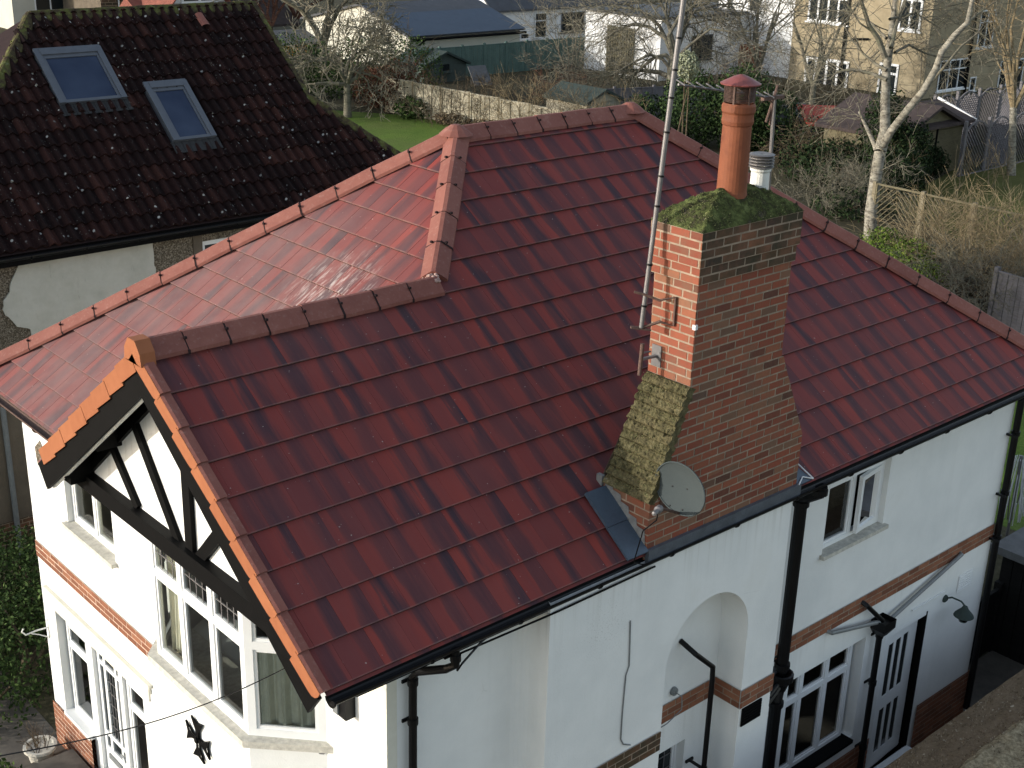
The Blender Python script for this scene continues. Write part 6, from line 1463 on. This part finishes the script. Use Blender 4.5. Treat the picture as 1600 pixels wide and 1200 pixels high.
bush('ivy_clad_tree','dense dark ivy column behind the tall pole and chimney pot','evergreen',[((39.5,30.6,-3.7),1.5,1.5,1.7),((40.3,28.6,-3.5),1.5,1.5,1.9),((41.5,28.0,-4.0),1.6,1.5,1.5),((39.3,33.2,-4.3),1.1,1.2,1.0)],19000,.13,'leaf_ivy',55,twigs=3)
bush('topiary_ball','pale grey green topiary ball right of the tall pole','topiary',[(tuple(atd(1074,103,45)),.40,.40,.5)],1500,.09,'leaf_pale',56,hollow=.75)
bush('conifer','dark spreading conifer behind the birch trunk','conifer',[((39.2,20.9,-3.3),.9,.9,1.9),((39.9,20.2,-3.9),1.15,1.05,1.3),((38.3,19.6,-4.3),1.3,1.3,.9)],15000,.11,'leaf_dark',57,twigs=3)
bush('lime_shrub','bright lime green shrub at the foot of the birch','shrub',[((29.0,13.9,-4.35),.75,.7,.55),((28.6,12.7,-4.4),.8,.7,.6),((28.1,11.8,-4.7),.7,.6,.5)],6500,.075,'leaf_lime',58,twigs=4)
twigbush('weeping_bush','tangled brown weeping shrub right of the white chimney pot',(40.0,24.2,GZ),1.9,2.6,42,'brown_bark',61,lev=3,P=dict(up=-.10,wig=.3))
twigbush('bare_shrub','tangled grey branches left of the birch trunk',(34.5,19.4,GZ),2.0,2.2,40,'grey_bark',62,lev=3,P=dict(up=-.03,wig=.3))
bush('undergrowth','dark leafy undergrowth below the weeping shrub','undergrowth',[((38.5,22.6,-4.5),2.2,1.9,.9),((34.6,18.6,-4.8),1.7,1.6,.6),((42,25.5,-4.4),1.8,1.6,.9)],8000,.13,'leaf_dark',63)
twigbush('bare_shrub','bare tan shrub with upright twigs in front of the herringbone fence',(30.2,11.4,GZ),1.9,2.9,64,'tan_twig',64,lev=3,P=dict(up=.03,wig=.26))
twigbush('bare_shrub','sprawling pale arching shrub nearest the right hip of the red roof',(27.4,10.2,GZ),1.7,2.2,54,'grey_bark',65,lev=3,P=dict(up=-.06,wig=.3))
twigbush('bare_shrub','rusty brown shrub at the right edge behind the board fence',(29.9,8.2,GZ),2.0,2.9,64,'tan_twig',66,lev=3,P=dict(up=.02,wig=.26))
bush('ground_cover','dark olive ground cover beneath the bare shrubs on the right','undergrowth',[((28.9,11.0,-4.9),2.2,2.6,.45),((29.8,8.0,-4.9),1.6,1.8,.5)],3800,.14,'leaf_heather',67)
for i,(x,y,h) in enumerate(((34.6,38.9,2.3),(35.2,36.2,2.6),(35.5,33.9,2.6),(36.3,31.9,2.7),(33.9,40.9,2.2))):
    twigbush('climbing_shrub',['wiry shrub against the second panel of the lap fence','wiry shrub in the middle of the lap fence','wiry shrub right of the trellised fence panel','thorny brown shrub just above the red ridge end','green tipped shrub at the left of the lap fence'][i],(x-.6,y-.1,GZ),.9,h,16,'tan_twig' if i%2 else 'brown_bark',70+i,lev=3,P=dict(up=.03,wig=.22),group='shrubs along the lap fence')
bush('border_plants','low dark border plants along the edge of the left lawn','undergrowth',[((33.9,40.3,-5.0),.7,1.2,.3),((34.2,38.0,-5.0),.7,1.4,.3),((34.4,35.8,-5.0),.7,1.3,.35)],2600,.12,'leaf_heather',76)
bush('yellow_shrub','yellowish twiggy shrub before the small mossy shed','shrub',[((36.2,31.6,-4.2),.8,1.1,.7)],1500,.10,'leaf_lime',77,stem='tan_twig',twigs=14)
for i,(x,y,r,h) in enumerate(((40,45,2.4,1.6),(43,42,2.6,2.0),(46,38,2.6,2.2),(50,37,2.6,2.4),(53,34,2.6,2.6))):
    twigbush('bramble',['brown brambles in front of the green shed','brown brambles below the green fence','tangled brown scrub below the flat roofed extension','tangled brown scrub under the pale bare tree','tangled russet scrub before the tan house'][i],(x,y,GZ),r,h,44,'red_twig' if i%2 else 'brown_bark',80+i,lev=2,P=dict(up=.0,wig=.3,twigs=5),group='scrub between the gardens')
bush('garden_conifer','dark conifer shrub beside the small garage','conifer',[((42.6,20.6,-4.6),.6,.6,.6)],1500,.10,'leaf_dark',90)
for i in range(4):
    twigbush('sapling',['thin sapling on the olive lawn, nearest the garage','thin sapling on the olive lawn before the lattice fence','pale sapling on the olive lawn, second from the right edge','pale sapling on the olive lawn at the right edge'][i],G(1498+i*24,296),.25,2.0,3,'tan_twig',91+i,lev=2,group='saplings on the olive lawn')
# hedge between the two houses, near left
bush('garden_hedge','dense dark hedge between the two houses at the lower left','hedge',[((1.0,11.4,-4.75),1.7,1.2,.95),((.2,10.3,-4.8),1.2,1.2,.9),((1.3,9.6,-4.8),1.2,1.1,.85),((2.2,10.8,-4.8),1.0,1.3,.9),((.3,8.9,-4.95),.9,.8,.6)],24000,.06,'leaf_hedge',95,twigs=2)
pb=G(66,1192); t_=thing('plant_pot','round stone planter with bare stems beside the front porch','planter',pb)
mb=MB(); mb.lathe(pb,[(.10,0),(.13,.02),(.17,.20),(.21,.24),(.21,.28),(.17,.28),(.16,.24),(0,.24)],20); obj('pot',mb,['stone_sill'],t_); mb=MB(); rd=random.Random(3)
for k in range(14): grow(mb,pb+Vector((rd.uniform(-.1,.1),rd.uniform(-.1,.1),.22)),Vector((rd.uniform(-.5,.5),rd.uniform(-.5,.5),1)).normalized(),.22,.006,1,rd,dict(DEF,rmin=.003))
obj('plant',mb,['brown_bark'],t_)
mb=MB(); mb.abox(-.55,.80,5.3,7.3,GZ+.008,GZ+.12); mb.abox(-.2,.80,5.5,7.1,GZ+.121,GZ+.24); tag(obj('porch_step',mb,['paving'],loc=(.1,6.3,GZ)),'two shallow stone steps in front of the porch door','steps')
bush('pot_shrub','leafy low shrub at the lower left corner beside the planter','shrub',[((-.35,7.0,-4.95),.45,.4,.35)],1500,.06,'leaf_hedge',96)
